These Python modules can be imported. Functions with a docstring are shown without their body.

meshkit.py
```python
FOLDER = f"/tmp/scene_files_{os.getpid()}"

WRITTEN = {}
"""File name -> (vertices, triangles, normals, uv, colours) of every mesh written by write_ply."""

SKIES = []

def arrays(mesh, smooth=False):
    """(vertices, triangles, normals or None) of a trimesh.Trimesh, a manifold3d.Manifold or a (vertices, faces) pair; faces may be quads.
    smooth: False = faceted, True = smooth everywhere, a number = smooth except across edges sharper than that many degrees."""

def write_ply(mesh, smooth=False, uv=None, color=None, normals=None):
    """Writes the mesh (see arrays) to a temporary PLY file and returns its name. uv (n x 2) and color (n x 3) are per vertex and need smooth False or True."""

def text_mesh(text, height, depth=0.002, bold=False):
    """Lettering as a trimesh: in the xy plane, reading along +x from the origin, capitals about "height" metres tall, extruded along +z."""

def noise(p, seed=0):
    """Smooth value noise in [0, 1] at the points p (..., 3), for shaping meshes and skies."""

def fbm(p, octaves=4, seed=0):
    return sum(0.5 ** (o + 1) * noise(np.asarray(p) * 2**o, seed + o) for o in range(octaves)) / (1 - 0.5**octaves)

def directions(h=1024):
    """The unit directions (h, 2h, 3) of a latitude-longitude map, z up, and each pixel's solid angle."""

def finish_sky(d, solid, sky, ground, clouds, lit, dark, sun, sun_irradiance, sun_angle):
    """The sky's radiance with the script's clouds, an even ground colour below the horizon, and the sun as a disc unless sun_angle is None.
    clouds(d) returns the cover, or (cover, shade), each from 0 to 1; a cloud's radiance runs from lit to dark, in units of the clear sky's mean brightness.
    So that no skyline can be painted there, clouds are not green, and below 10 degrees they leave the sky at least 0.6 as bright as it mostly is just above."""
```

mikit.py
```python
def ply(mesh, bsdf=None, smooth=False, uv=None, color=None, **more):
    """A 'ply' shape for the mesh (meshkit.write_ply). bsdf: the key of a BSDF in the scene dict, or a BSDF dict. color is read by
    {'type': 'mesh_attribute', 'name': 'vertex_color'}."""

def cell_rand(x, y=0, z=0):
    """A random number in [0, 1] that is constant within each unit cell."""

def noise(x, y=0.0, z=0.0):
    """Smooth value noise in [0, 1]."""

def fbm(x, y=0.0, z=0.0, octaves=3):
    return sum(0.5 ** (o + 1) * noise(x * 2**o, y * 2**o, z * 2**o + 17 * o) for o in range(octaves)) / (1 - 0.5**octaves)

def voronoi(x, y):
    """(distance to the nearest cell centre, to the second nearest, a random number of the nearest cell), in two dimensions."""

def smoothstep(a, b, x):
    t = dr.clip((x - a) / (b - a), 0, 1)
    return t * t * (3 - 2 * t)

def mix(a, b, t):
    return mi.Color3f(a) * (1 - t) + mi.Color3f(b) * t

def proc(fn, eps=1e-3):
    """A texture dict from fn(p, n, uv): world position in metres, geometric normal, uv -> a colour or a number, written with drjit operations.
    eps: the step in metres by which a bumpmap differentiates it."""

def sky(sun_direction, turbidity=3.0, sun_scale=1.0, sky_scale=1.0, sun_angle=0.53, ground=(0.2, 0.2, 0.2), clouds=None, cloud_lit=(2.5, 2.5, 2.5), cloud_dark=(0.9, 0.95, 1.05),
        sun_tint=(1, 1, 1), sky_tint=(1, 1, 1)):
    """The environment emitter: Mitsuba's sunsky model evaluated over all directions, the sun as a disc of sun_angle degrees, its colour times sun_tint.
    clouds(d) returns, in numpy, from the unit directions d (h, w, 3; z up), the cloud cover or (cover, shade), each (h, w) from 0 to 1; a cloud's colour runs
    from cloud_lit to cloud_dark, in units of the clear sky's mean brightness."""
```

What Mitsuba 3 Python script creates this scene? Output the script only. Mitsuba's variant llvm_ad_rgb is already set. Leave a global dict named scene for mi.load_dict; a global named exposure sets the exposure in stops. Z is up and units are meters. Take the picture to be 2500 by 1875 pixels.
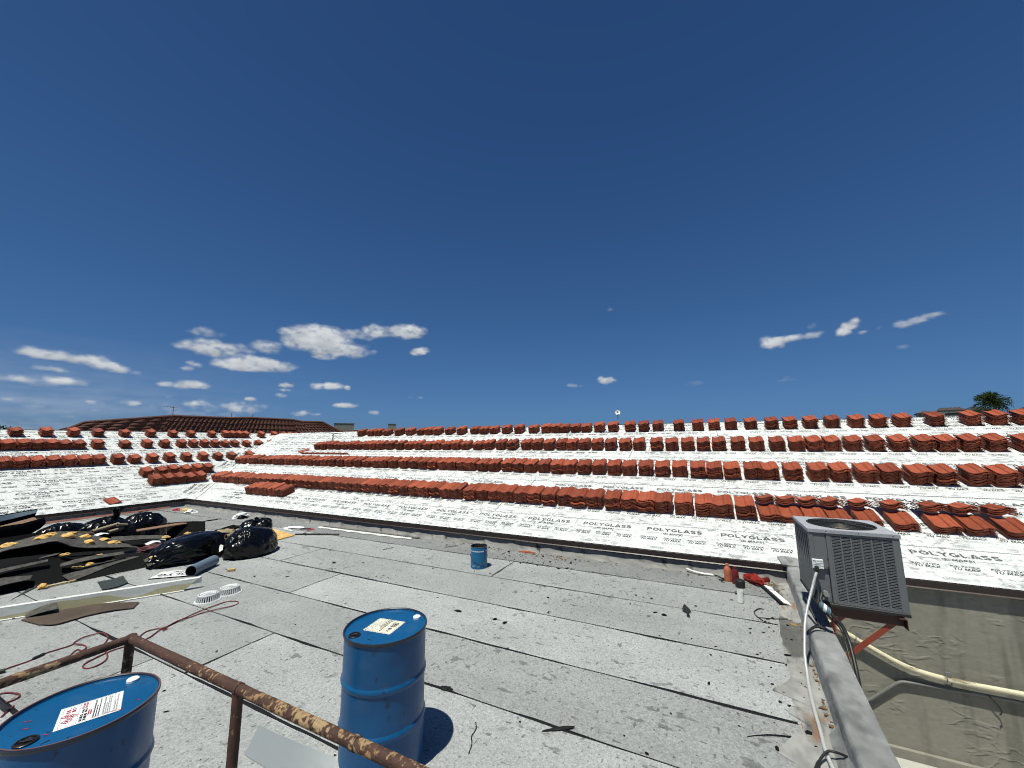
import math, random
import numpy as np
import trimesh
import shapely
from shapely import affinity
from shapely.geometry import LineString, Polygon
import drjit as dr
import mitsuba as mi
import mikit, meshkit
from mikit import proc, noise, fbm, voronoi, cell_rand, smoothstep, mix

# ------------------------------------------------------------------ camera, sky, exposure
# world: X runs along the eave of the right-hand roof, Y up that roof's slope, Z up; the flat roof is z = 0
T4 = mi.ScalarTransform4f
EYE = 2.2
RIGHT = np.array([0.89666247, 0.44265203, -0.00745673])
UP = np.array([0.0721919, -0.12957699, 0.98893788])
FWD = np.array([-0.43678914, 0.88728179, 0.14814271])
scene, labels = {}, {}
scene['camera'] = {'type': 'perspective', 'fov': 106.2, 'fov_axis': 'x', 'near_clip': 0.05, 'far_clip': 2000.0,
                   'to_world': T4().look_at(origin=[0, 0, EYE], target=[float(FWD[0]), float(FWD[1]), float(EYE + FWD[2])], up=[float(v) for v in UP])}

# each cloud puff: azimuth, elevation, half width, half height (degrees), density
CLOUDS = [(154.68, 11.09, 3.61, 1.07, 0.9), (155.78, 12.71, 1.72, 0.7, 0.5), (150.71, 9.6, 4.42, 1.0, 1), (149.59, 11.89, 2.23, 1.01, 0.6), (143.38, 13.4, 4.62, 2.14, 1.1), (141.56, 12.49, 4.47, 1.36, 1), (146.57, 14.08, 2.14, 0.78, 0.8), (136.1, 15.34, 2.25, 1.12, 0.8), (131.84, 15.66, 2.8, 1.21, 1), (139.06, 14.66, 3.26, 0.83, 0.6), (130.14, 12.99, 1.47, 0.53, 0.9), (142.75, 11.42, 1.51, 0.49, 0.7), (136.38, 12.49, 0.69, 0.43, 0.4), (167.28, 8.47, 2.19, 0.54, 0.9), (165.04, 8.33, 2.1, 0.56, 0.9), (163.15, 7.88, 1.79, 0.58, 0.9), (161.14, 7.49, 0.63, 0.26, 0.4), (167.0, 7.15, 1.14, 0.35, 0.7), (165.82, 6.91, 0.79, 0.28, 0.35), (168.57, 5.98, 1.67, 0.52, 0.7), (165.85, 6.01, 1.6, 0.51, 0.8), (167.35, 5.84, 2.56, 0.46, 0.6), (158.44, 6.62, 0.82, 0.36, 0.8), (156.15, 6.59, 1.66, 0.56, 0.9), (156.47, 9.07, 0.91, 0.42, 0.7), (156.87, 8.44, 0.72, 0.42, 0.5), (146.91, 7.35, 0.8, 0.37, 0.8), (147.09, 6.73, 0.59, 0.23, 0.7), (147.38, 6.06, 0.79, 0.26, 0.5), (142.27, 7.41, 2.14, 0.6, 0.95), (139.6, 7.44, 0.62, 0.36, 0.8), (139.74, 5.04, 1.68, 0.42, 0.9), (136.01, 4.09, 0.7, 0.31, 0.7), (144.94, 3.8, 1.18, 0.34, 0.7), (143.26, 3.66, 0.68, 0.24, 0.6), (129.81, 6.46, 0.46, 0.24, 0.5), (131.1, 6.44, 0.51, 0.23, 0.3), (161.06, 4.31, 1.01, 0.34, 0.8), (163.91, 4.2, 0.56, 0.24, 0.6), (150.58, 5.33, 0.69, 0.32, 0.9), (152.14, 4.38, 1.53, 0.69, 0.6), (149.87, 4.23, 1.72, 0.6, 0.5), (155.79, 4.55, 1.29, 0.47, 0.6), (154.45, 4.03, 1.14, 0.57, 0.4), (158.54, 4.06, 3.14, 0.8, 0.35), (169.05, 4.16, 0.51, 0.26, 0.7), (167.24, 3.7, 0.74, 0.27, 0.5), (168.07, 3.68, 1.82, 0.75, 0.35), (163.12, 3.38, 2.22, 0.58, 0.35), (165.79, 3.05, 4.91, 1.17, 0.3), (154.96, 3.54, 5.99, 0.94, 0.35), (158.14, 5.21, 0.43, 0.23, 0.4), (81.22, 11.71, 1.54, 0.87, 1), (79.23, 12.02, 1.37, 0.53, 0.8), (77.54, 12.1, 1.22, 0.47, 0.6), (77.23, 13.24, 0.56, 0.47, 0.25), (74.5, 11.9, 0.77, 0.54, 0.9), (73.99, 12.49, 0.68, 0.56, 0.9), (73.51, 12.85, 0.42, 0.49, 0.8), (72.87, 11.7, 0.49, 0.26, 0.5), (71.62, 11.78, 0.28, 0.26, 0.3), (69.73, 11.81, 0.81, 0.46, 0.7), (68.66, 11.99, 0.98, 0.41, 0.7), (67.62, 12.22, 0.81, 0.32, 0.55), (70.14, 9.53, 0.88, 0.3, 0.3), (102.18, 8.68, 1.38, 0.47, 0.9), (103.04, 9.01, 0.41, 0.41, 0.7), (106.91, 8.05, 1.19, 0.33, 0.5), (101.28, 18.67, 0.59, 0.28, 0.35), (90.47, 7.43, 1.96, 0.55, 0.25), (80.29, 7.22, 1.38, 0.39, 0.3), (80.5, 5.01, 1.19, 0.25, 0.2)]


def clouds(d):
    az = np.degrees(np.arctan2(d[..., 1], d[..., 0]))
    el = np.degrees(np.arcsin(np.clip(d[..., 2], -1, 1)))
    q = np.stack([az * 0.55, el * 1.0, np.zeros_like(az)], -1)
    wx = (meshkit.fbm(q * 1.1, 4, 5) - 0.5) * 1.7
    wy = (meshkit.fbm(q * 1.1 + 40, 4, 9) - 0.5) * 0.9
    fine = meshkit.fbm(q * 2.6 + 7, 5, 3)
    cover = np.zeros_like(az)
    top, low = np.zeros_like(az), np.full_like(az, 1e-6)
    for a, e, ra, re, w in CLOUDS:
        u, v = (az + wx * min(1.0, ra / 1.4) - a) / ra, (el + wy * min(1.0, re / 0.7) - e) / re
        v = np.where(v < 0, v * 1.35, v)                      # flat bases
        r2 = u * u + v * v
        b = w * np.clip(1.45 - r2, 0, 1.2)
        cover = np.maximum(cover, b)
        low += b
        top += b * np.clip(v, -1, 1)
    dense = cover * (0.30 + 1.25 * fine)
    c = np.clip((dense - 0.20) / 0.80, 0, 1)
    c = c ** 1.25 * 0.95
    # thin milky veil towards the horizon at the far left
    streak = meshkit.fbm(np.stack([az * 0.25, el * 2.2, 0 * az], -1), 4, 31)
    veil = 0.30 * np.exp(-((az - 172) / 20) ** 2) * np.clip(1 - el / 11, 0, 1) * (0.25 + 1.3 * streak)
    c = np.maximum(c, veil)
    shade = np.clip(0.42 - 0.5 * (top / low) + 0.9 * (0.5 - meshkit.fbm(q * 1.7 + 3, 4, 21)), 0, 1)
    return np.where(el > -0.5, c, 0), shade


scene['sky'] = mikit.sky([-0.0514, -0.3245, 0.9445], turbidity=3.0, sun_scale=1.0, sky_scale=0.335, sky_tint=(0.53, 0.86, 1.22), sun_tint=(0.87, 1.03, 1.14),
                         ground=(0.22, 0.22, 0.21), clouds=clouds, cloud_lit=(5.0, 5.2, 5.3), cloud_dark=(2.3, 2.6, 2.95))
exposure = 2.05

# ------------------------------------------------------------------ helpers
rng = np.random.default_rng(7)
random.seed(7)


def free(key):
    """The key, or the key with the next three-digit number if it is taken (as a thing or as the start of a part's key)."""
    if key not in TAKEN:
        TAKEN.add(key)
        return key
    n = COUNT.get(key, 0) + 1
    while f'{key}_{n:03d}' in TAKEN:
        n += 1
    COUNT[key] = n
    TAKEN.add(f'{key}_{n:03d}')
    return f'{key}_{n:03d}'


TAKEN, COUNT = set(), {}


def thing(name, label, cat, group=None, kind=None):
    key = free(name)
    labels[key] = {'label': label}
    if cat:
        labels[key]['category'] = cat
    if group:
        labels[key]['group'] = group
    if kind:
        labels[key]['kind'] = kind
    return key


def put(shape, parent, name=None, label=None, kind=None, to=None):
    """A shape dict as the thing itself (no name) or as its part."""
    key = parent if name is None else free(f'{parent}__{name}')
    scene[key] = shape if to is None else {**shape, 'to_world': to}
    if label or kind:
        labels.setdefault(key, {})
        if label:
            labels[key]['label'] = label
        if kind:
            labels[key]['kind'] = kind
    return key


def mesh(m, mat, smooth=False, **k):
    return mikit.ply(m, 'mat_' + mat, smooth, **k)


def cat(parts):
    vs, fs, at = [], [], 0
    for p in parts:
        v, f = (np.asarray(p.vertices), np.asarray(p.faces)) if hasattr(p, 'vertices') else (np.asarray(p[0], float), np.asarray(p[1], int))
        if f.shape[1] == 4:
            f = np.vstack([f[:, [0, 1, 2]], f[:, [0, 2, 3]]])
        vs.append(v)
        fs.append(f + at)
        at += len(v)
    return trimesh.Trimesh(np.vstack(vs), np.vstack(fs), process=False)


def frame(o, x, y, z=None):
    x, y = np.asarray(x, float), np.asarray(y, float)
    x = x / np.linalg.norm(x)
    z = np.cross(x, y) if z is None else np.asarray(z, float)
    z = z / np.linalg.norm(z)
    y = np.cross(z, x)
    m = np.eye(4)
    m[:3, 0], m[:3, 1], m[:3, 2], m[:3, 3] = x, y, z, o
    return m


def rz(a):
    c, s = math.cos(a), math.sin(a)
    m = np.eye(4)
    m[:2, :2] = [[c, -s], [s, c]]
    return m


def rx(a):
    c, s = math.cos(a), math.sin(a)
    m = np.eye(4)
    m[1:3, 1:3] = [[c, -s], [s, c]]
    return m


def tr(x, y, z=0.0):
    m = np.eye(4)
    m[:3, 3] = x, y, z
    return m


def M4(m):
    return T4(np.ascontiguousarray(m, float))


def moved(m, mat4):
    v = np.asarray(m.vertices) @ mat4[:3, :3].T + mat4[:3, 3]
    return trimesh.Trimesh(v, m.faces, process=False)


def box(x0, x1, y0, y1, z0, z1, bevel=0.0):
    if bevel <= 0:
        m = trimesh.creation.box([x1 - x0, y1 - y0, z1 - z0])
        m.apply_translation([(x0 + x1) / 2, (y0 + y1) / 2, (z0 + z1) / 2])
        return m
    pts = []
    for i, (a, b) in enumerate(((x0, x1), (y0, y1), (z0, z1))):
        pass
    e = bevel
    for sx in (0, 1):
        for sy in (0, 1):
            for sz in (0, 1):
                c = [x0 if sx == 0 else x1, y0 if sy == 0 else y1, z0 if sz == 0 else z1]
                d = [e if s == 0 else -e for s in (sx, sy, sz)]
                pts += [[c[0] + d[0], c[1] + d[1], c[2]], [c[0] + d[0], c[1], c[2] + d[2]], [c[0], c[1] + d[1], c[2] + d[2]]]
    return trimesh.convex.convex_hull(np.array(pts))


def smooth_path(pts, n=8):
    """Catmull-Rom through the points."""
    p = np.asarray(pts, float)
    q = np.vstack([2 * p[0] - p[1], p, 2 * p[-1] - p[-2]])
    out = []
    for i in range(1, len(q) - 2):
        t = np.linspace(0, 1, n, endpoint=False)[:, None]
        a, b, c, d = q[i - 1], q[i], q[i + 1], q[i + 2]
        out.append(0.5 * (2 * b + (c - a) * t + (2 * a - 5 * b + 4 * c - d) * t * t + (3 * b - a - 3 * c + d) * t ** 3))
    return np.vstack(out + [p[-1:]])


def tube(pts, r, sides=10, caps=True):
    p = np.asarray(pts, float)
    r = np.broadcast_to(np.asarray(r, float), (len(p),))
    t = np.gradient(p, axis=0)
    t /= np.linalg.norm(t, axis=1, keepdims=True) + 1e-12
    a = np.zeros_like(t)
    ref = np.array([0, 0, 1.0]) if abs(t[0, 2]) < 0.9 else np.array([1.0, 0, 0])
    a[0] = np.cross(t[0], ref)
    for i in range(1, len(p)):
        a[i] = a[i - 1] - t[i] * (a[i - 1] @ t[i])
        a[i] /= np.linalg.norm(a[i]) + 1e-12
    a[0] /= np.linalg.norm(a[0])
    b = np.cross(t, a)
    g = np.arange(sides) * 2 * np.pi / sides
    v = p[:, None] + r[:, None, None] * (np.cos(g)[None, :, None] * a[:, None] + np.sin(g)[None, :, None] * b[:, None])
    i, j = np.meshgrid(np.arange(len(p) - 1), np.arange(sides), indexing='ij')
    q = np.stack([i * sides + j, i * sides + (j + 1) % sides, (i + 1) * sides + (j + 1) % sides, (i + 1) * sides + j], -1).reshape(-1, 4)
    v = v.reshape(-1, 3)
    f = np.vstack([q[:, [0, 1, 2]], q[:, [0, 2, 3]]])
    if caps:
        v = np.vstack([v, p[:1], p[-1:]])
        k = np.arange(sides)
        e = (len(p) - 1) * sides
        f = np.vstack([f, np.stack([(k + 1) % sides, k, k * 0 + len(v) - 2], 1), np.stack([e + k, e + (k + 1) % sides, k * 0 + len(v) - 1], 1)])
    return trimesh.Trimesh(v, f, process=False)


def lathe(rz_pts, n=48):
    p = np.asarray(rz_pts, float)
    a = np.arange(n) * 2 * np.pi / n
    v = np.stack([p[:, None, 0] * np.cos(a), p[:, None, 0] * np.sin(a), np.broadcast_to(p[:, None, 1], (len(p), n))], -1).reshape(-1, 3)
    i, j = np.meshgrid(np.arange(len(p) - 1), np.arange(n), indexing='ij')
    q = np.stack([i * n + j, i * n + (j + 1) % n, (i + 1) * n + (j + 1) % n, (i + 1) * n + j], -1).reshape(-1, 4)
    return trimesh.Trimesh(v, np.vstack([q[:, [0, 1, 2]], q[:, [0, 2, 3]]]), process=False)


def grid(fn, us, vs, close=None):
    """A sheet from fn(u, v) -> points; close: thickness along +z below it, with edges."""
    U, V = np.meshgrid(us, vs, indexing='ij')
    p = fn(U, V)
    n, m = len(us), len(vs)
    v = p.reshape(-1, 3)
    i, j = np.meshgrid(np.arange(n - 1), np.arange(m - 1), indexing='ij')
    a = i * m + j
    q = np.stack([a, a + m, a + m + 1, a + 1], -1).reshape(-1, 4)
    f = np.vstack([q[:, [0, 1, 2]], q[:, [0, 2, 3]]])
    if close is None:
        return trimesh.Trimesh(v, f, process=False)
    k = len(v)
    nn = np.asarray(trimesh.Trimesh(v, f, process=False).vertex_normals)
    v2 = v - nn * close
    edge = list(range(0, m)) + [r * m + m - 1 for r in range(1, n)] + [(n - 1) * m + c for c in range(m - 2, -1, -1)] + [r * m for r in range(n - 2, 0, -1)]
    e = np.array(edge)
    e2 = np.roll(e, -1)
    side = np.vstack([np.stack([e2, e, e + k], 1), np.stack([e2, e + k, e2 + k], 1)])[:, [0, 2, 1]]
    return trimesh.Trimesh(np.vstack([v, v2]), np.vstack([f, f[:, ::-1] + k, side]), process=False)


def flat_poly(pts, z0, z1, wob=0.0):
    """A plate cut to an outline."""
    g = Polygon(pts)
    return moved(trimesh.creation.extrude_polygon(g, z1 - z0, engine='earcut'), tr(0, 0, z0))


def blob(r, sub=3, amp=0.35, freq=1.6, seed=0, flat=None):
    m = trimesh.creation.icosphere(sub)
    v = np.asarray(m.vertices)
    k = 1 + amp * (meshkit.fbm(v * freq + 9.3, 4, seed) - 0.5) * 2
    v = v * k[:, None] * np.asarray(r)
    if flat is not None:
        v[:, 2] = np.maximum(v[:, 2], flat)
    return trimesh.Trimesh(v, m.faces, process=False)


# ------------------------------------------------------------------ materials
def principled(base, rough=0.6, two=True, bump=None, bscale=1.0, **more):
    d = {'type': 'principled', 'base_color': base if isinstance(base, dict) else {'type': 'rgb', 'value': list(base)},
         'roughness': rough, **more}
    if bump is not None:
        d = {'type': 'bumpmap', 'arbitrary': {**bump}, 'scale': bscale, 'bsdf': d}
    return {'type': 'twosided', 'bsdf': d} if two else d


def mat(name, *a, **k):
    scene['mat_' + name] = principled(*a, **k)


def cap_sheet(tone):
    def f(p, n, uv):
        g = noise(p.x * 150, p.y * 150, 3) * 0.6 + noise(p.x * 62, p.y * 62, 7) * 0.4
        blot = fbm(p.x * 1.3, p.y * 1.9, 1, 4)
        streak = fbm(p.x * 0.9 + 5, p.y * 7.0, 2, 3)
        spots = smoothstep(0.70, 0.80, fbm(p.x * 9.0, p.y * 16.0, 11, 3)) * smoothstep(0.45, 0.62, fbm(p.x * 0.8, p.y * 0.8, 31, 2))
        fleck = smoothstep(0.86, 0.93, noise(p.x * 34, p.y * 34, 19))
        k = tone * (0.60 + 0.80 * g) * (0.78 + 0.30 * blot + 0.14 * streak) * (1 - 0.45 * spots) * (1 - 0.5 * fleck)
        return mi.Color3f(k * 0.985, k, k * 1.01)
    return f


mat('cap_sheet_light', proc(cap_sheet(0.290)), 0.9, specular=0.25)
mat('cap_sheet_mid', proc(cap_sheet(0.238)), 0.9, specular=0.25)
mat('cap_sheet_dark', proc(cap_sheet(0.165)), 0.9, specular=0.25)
mat('asphalt', (0.008, 0.008, 0.009), 0.6, specular=0.2)
mat('black_felt', (0.0045, 0.0045, 0.005), 0.8, specular=0.12)  # real black membrane and edges; on heap fronts the shade is in this colour


def underlay(p, n, uv):
    a = fbm(p.x * 20, p.y * 20 + p.z * 9, p.z * 20, 4)
    b = fbm(p.x * 1.6 + 3, p.y * 1.6, p.z * 3, 3)
    sm = smoothstep(0.46, 0.72, a) * (0.35 + 0.8 * smoothstep(0.35, 0.65, b))
    k = 0.57 - 0.27 * sm
    return mi.Color3f(k * 0.985, k, k * 1.005)


mat('underlay', proc(underlay), 0.55, specular=0.4)
mat('print_grey', (0.085, 0.087, 0.090), 0.6, specular=0.2)
mat('print_light', (0.26, 0.265, 0.27), 0.6)


def clay(tint):
    def f(p, n, uv):
        a = fbm(p.x * 30, p.y * 30, p.z * 30, 3)
        b = fbm(p.x * 2.2, p.y * 2.2, p.z * 9, 3)
        dust = smoothstep(0.62, 0.80, fbm(p.x * 11, p.y * 11, p.z * 11 + 4, 3))
        c = mix((0.215, 0.047, 0.022), (0.300, 0.074, 0.036), b) * (0.80 + 0.40 * a) * tint
        return c * (1 - 0.3 * dust) + mi.Color3f(0.24, 0.11, 0.07) * (0.3 * dust)
    return f


for i, t in enumerate((1.0, 0.80, 1.18)):
    mat(f'clay_{i}', proc(clay(t)), 0.5, specular=0.3)
mat('clay_ridge', proc(clay(1.05)), 0.45, specular=0.45)


def old_tile(p, n, uv):
    a = fbm(p.x * 3.0, p.y * 3.0, p.z * 6, 3)
    return mix((0.060, 0.020, 0.013), (0.105, 0.035, 0.022), a)


mat('old_tile', proc(old_tile), 0.8)


def rust(p, n, uv):
    q = fbm(p.x * 28, p.y * 28, p.z * 28, 4)
    r = fbm(p.x * 85 + 3, p.y * 60, p.z * 60, 3)
    big = fbm(p.x * 2.6 + 1.7, p.y * 2.6, p.z * 2.6, 2)
    flake = 0.9 * smoothstep(0.54, 0.66, q * 0.45 + r * 0.55 + 0.42 * (big - 0.5))
    base = mix((0.022, 0.010, 0.008), (0.085, 0.036, 0.022), fbm(p.x * 24, p.y * 24, p.z * 24 + 5, 3))
    paint = mix((0.24, 0.115, 0.045), (0.36, 0.27, 0.15), fbm(p.x * 9, p.y * 9, p.z * 9, 2))
    return base * (1 - flake) + paint * flake


def rust_h(p, n, uv):
    q = fbm(p.x * 16, p.y * 16, p.z * 16, 4)
    r = fbm(p.x * 52 + 3, p.y * 52, p.z * 52, 3)
    big = fbm(p.x * 2.6 + 1.7, p.y * 2.6, p.z * 2.6, 2)
    return smoothstep(0.58, 0.68, q * 0.62 + r * 0.38 + 0.34 * (big - 0.5)) + 0.5 * r


mat('rust', proc(rust), 0.8, bump=proc(rust_h, 2e-3), bscale=0.0022)


def drum_blue(p, n, uv):
    b = fbm(p.x * 3.5, p.y * 3.5, p.z * 3.0, 3)
    sc = smoothstep(0.70, 0.78, fbm(p.x * 9 + p.y * 5, p.y * 34, p.z * 12 + 3, 4))
    sp = smoothstep(0.80, 0.84, noise(p.x * 60, p.y * 60, p.z * 44))  * smoothstep(0.5, 0.6, fbm(p.x * 5, p.y * 5, p.z * 5 + 8, 2))
    dust = smoothstep(0.55, 0.75, fbm(p.x * 8 + 2, p.y * 8, p.z * 8, 4))
    c = mix((0.0022, 0.055, 0.150), (0.0035, 0.072, 0.195), b)
    c = c * (1 - 0.10 * dust) + mi.Color3f(0.08, 0.13, 0.19) * (0.10 * dust)
    c = c * (1 - 0.75 * sc) + mi.Color3f(0.012, 0.022, 0.05) * (0.75 * sc)
    sp = sp * smoothstep(0.855, 0.862, p.z)
    return c * (1 - sp) + mi.Color3f(0.012, 0.012, 0.016) * sp


mat('drum_blue', proc(drum_blue), 0.36, specular=0.4)
mat('drum_rim', (0.016, 0.022, 0.036), 0.4, specular=0.5)
mat('rim_rust', (0.13, 0.055, 0.05), 0.6)
mat('bung_steel', (0.05, 0.05, 0.052), 0.3, metallic=0.8)
mat('white_plastic', (0.68, 0.68, 0.66), 0.35)
mat('label_cream', (0.60, 0.58, 0.49), 0.5)
mat('label_white', (0.62, 0.63, 0.64), 0.45)
mat('ink', (0.02, 0.02, 0.022), 0.6)
mat('ink_brown', (0.11, 0.09, 0.05), 0.6)
mat('ink_red', (0.30, 0.02, 0.05), 0.6)
mat('ink_grey', (0.22, 0.23, 0.24), 0.6)
mat('ink_blue', (0.05, 0.10, 0.28), 0.6)


def cement(p, n, uv):
    a = fbm(p.x * 2.6, p.y * 2.6, p.z * 3 + 1, 4)
    b = fbm(p.x * 13, p.y * 13, p.z * 13, 4)
    st = smoothstep(0.56, 0.74, fbm(p.x * 5.0 + 9, p.y * 2.1, p.z * 5, 4))
    k = (0.11 + 0.18 * a) * (0.62 + 0.70 * b) * (1 - 0.45 * st)
    return mi.Color3f(k, k * 1.01, k * 1.02)


def cement_h(p, n, uv):
    return fbm(p.x * 14, p.y * 14, p.z * 14, 4) + 0.25 * fbm(p.x * 70, p.y * 70, p.z * 70, 2)


mat('cement', proc(cement), 0.85, bump=proc(cement_h, 4e-3), bscale=0.012)


def patch(p, n, uv):
    a = fbm(p.x * 3.0, p.y * 3.0 + 7, 1, 4)
    b = fbm(p.x * 16, p.y * 11, 5, 4)
    st = smoothstep(0.48, 0.60, fbm(p.x * 4.2, p.y * 1.9, 3, 4))
    org = smoothstep(0.60, 0.72, fbm(p.x * 22, p.y * 6.0, 8, 3)) * smoothstep(0.5, 0.6, noise(p.y * 2.0, 3.3, 1.0))
    k = (0.155 + 0.16 * a) * (0.60 + 0.70 * b) * (1 - 0.60 * st)
    c = mi.Color3f(k * 1.02, k, k * 0.97)
    return c * (1 - 0.7 * org) + mi.Color3f(0.20, 0.10, 0.05) * (0.7 * org)


mat('patch', proc(patch), 0.85, bump=proc(cement_h, 4e-3), bscale=0.006)


def flashing(p, n, uv):
    al = p.x + p.y
    a = fbm(al * 5, p.z * 12, 2, 4)
    cell = dr.floor(al / 0.47)
    d = dr.abs(al / 0.47 - cell - 0.30 - 0.4 * cell_rand(cell, 3, 1)) * 0.47
    d = d + 0.55 * dr.abs(p.z - 0.075) + 0.10 * (fbm(al * 16, p.z * 20, 6, 3) - 0.5)
    drip = 1 - smoothstep(0.025, 0.055, d)
    k = (0.10 + 0.16 * a) * (1 - 0.85 * drip * cell_rand(cell, 9, 2))
    return mi.Color3f(k * 1.03, k, k * 0.96)


mat('flashing', proc(flashing), 0.85)


def stucco(p, n, uv):
    a = fbm(p.x * 0.9, p.z * 0.7, 2, 3)
    st = smoothstep(0.50, 0.75, fbm(p.x * 6.0, p.z * 0.55, 9, 4))
    k = 0.200 * (0.86 + 0.26 * a) * (1 - 0.30 * st) * (0.93 + 0.14 * fbm(p.x * 24, p.z * 24, 4, 3))
    return mi.Color3f(k, k * 0.945, k * 0.79)


def stucco_h(p, n, uv):
    wx = fbm(p.x * 2.0, p.z * 2.0, 8, 3) * 1.6
    a = fbm(p.x * 5.0 + wx, p.z * 9.0 + wx, 3, 3)
    ridge = 1 - dr.abs(2 * a - 1)
    return 0.8 * fbm(p.x * 9 + wx, p.z * 15, 22, 3) + smoothstep(0.80, 1.0, ridge) * smoothstep(0.42, 0.6, fbm(p.x * 3.0, p.z * 3.5, 15, 2)) + 0.3 * fbm(p.x * 26, p.z * 26, 6, 2)


mat('stucco', proc(stucco), 0.85, bump=proc(stucco_h, 4e-3), bscale=0.006)
mat('drip_edge', (0.022, 0.015, 0.014), 0.42, specular=0.4)
mat('drip_lip', (0.055, 0.032, 0.028), 0.4)
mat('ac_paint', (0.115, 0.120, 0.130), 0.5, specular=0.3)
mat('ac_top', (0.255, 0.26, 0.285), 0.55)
mat('ac_dark', (0.010, 0.010, 0.011), 0.6)
mat('motor_rust', (0.16, 0.075, 0.035), 0.7)
mat('fan_dark', (0.035, 0.035, 0.035), 0.5)
mat('galv', (0.52, 0.52, 0.52), 0.42, metallic=0.35)
mat('bare_wire', (0.30, 0.30, 0.31), 0.4, metallic=0.6)
mat('grey_pvc', (0.10, 0.135, 0.175), 0.4)
mat('drier_blue', (0.075, 0.125, 0.165), 0.4)
mat('conduit_grey', (0.13, 0.13, 0.125), 0.55)


def pvc_old(p, n, uv):
    st = smoothstep(0.60, 0.72, fbm(p.x * 6, p.y * 6, p.z * 10, 4))
    c = mi.Color3f(0.55, 0.50, 0.36)
    return c * (1 - 0.85 * st) + mi.Color3f(0.13, 0.10, 0.05) * (0.85 * st)


mat('coil_fins', (0.045, 0.046, 0.048), 0.7)
mat('pvc_cream', proc(pvc_old), 0.5)
mat('bracket_red', (0.22, 0.040, 0.020), 0.6)
mat('bracket_dark', (0.055, 0.018, 0.012), 0.6)
mat('black_rubber', (0.012, 0.012, 0.012), 0.5)
mat('bag', (0.002, 0.002, 0.002), 0.24, specular=0.35)


def felt(p, n, uv):
    a = fbm(p.x * 7, p.y * 16, p.z * 9, 4)
    b = fbm(p.x * 26, p.y * 40, p.z * 26, 3)
    k = 0.012 + 0.062 * a * b * 2
    return mi.Color3f(k * 1.08, k, k * 0.90)


mat('felt', proc(felt), 0.85)


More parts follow.
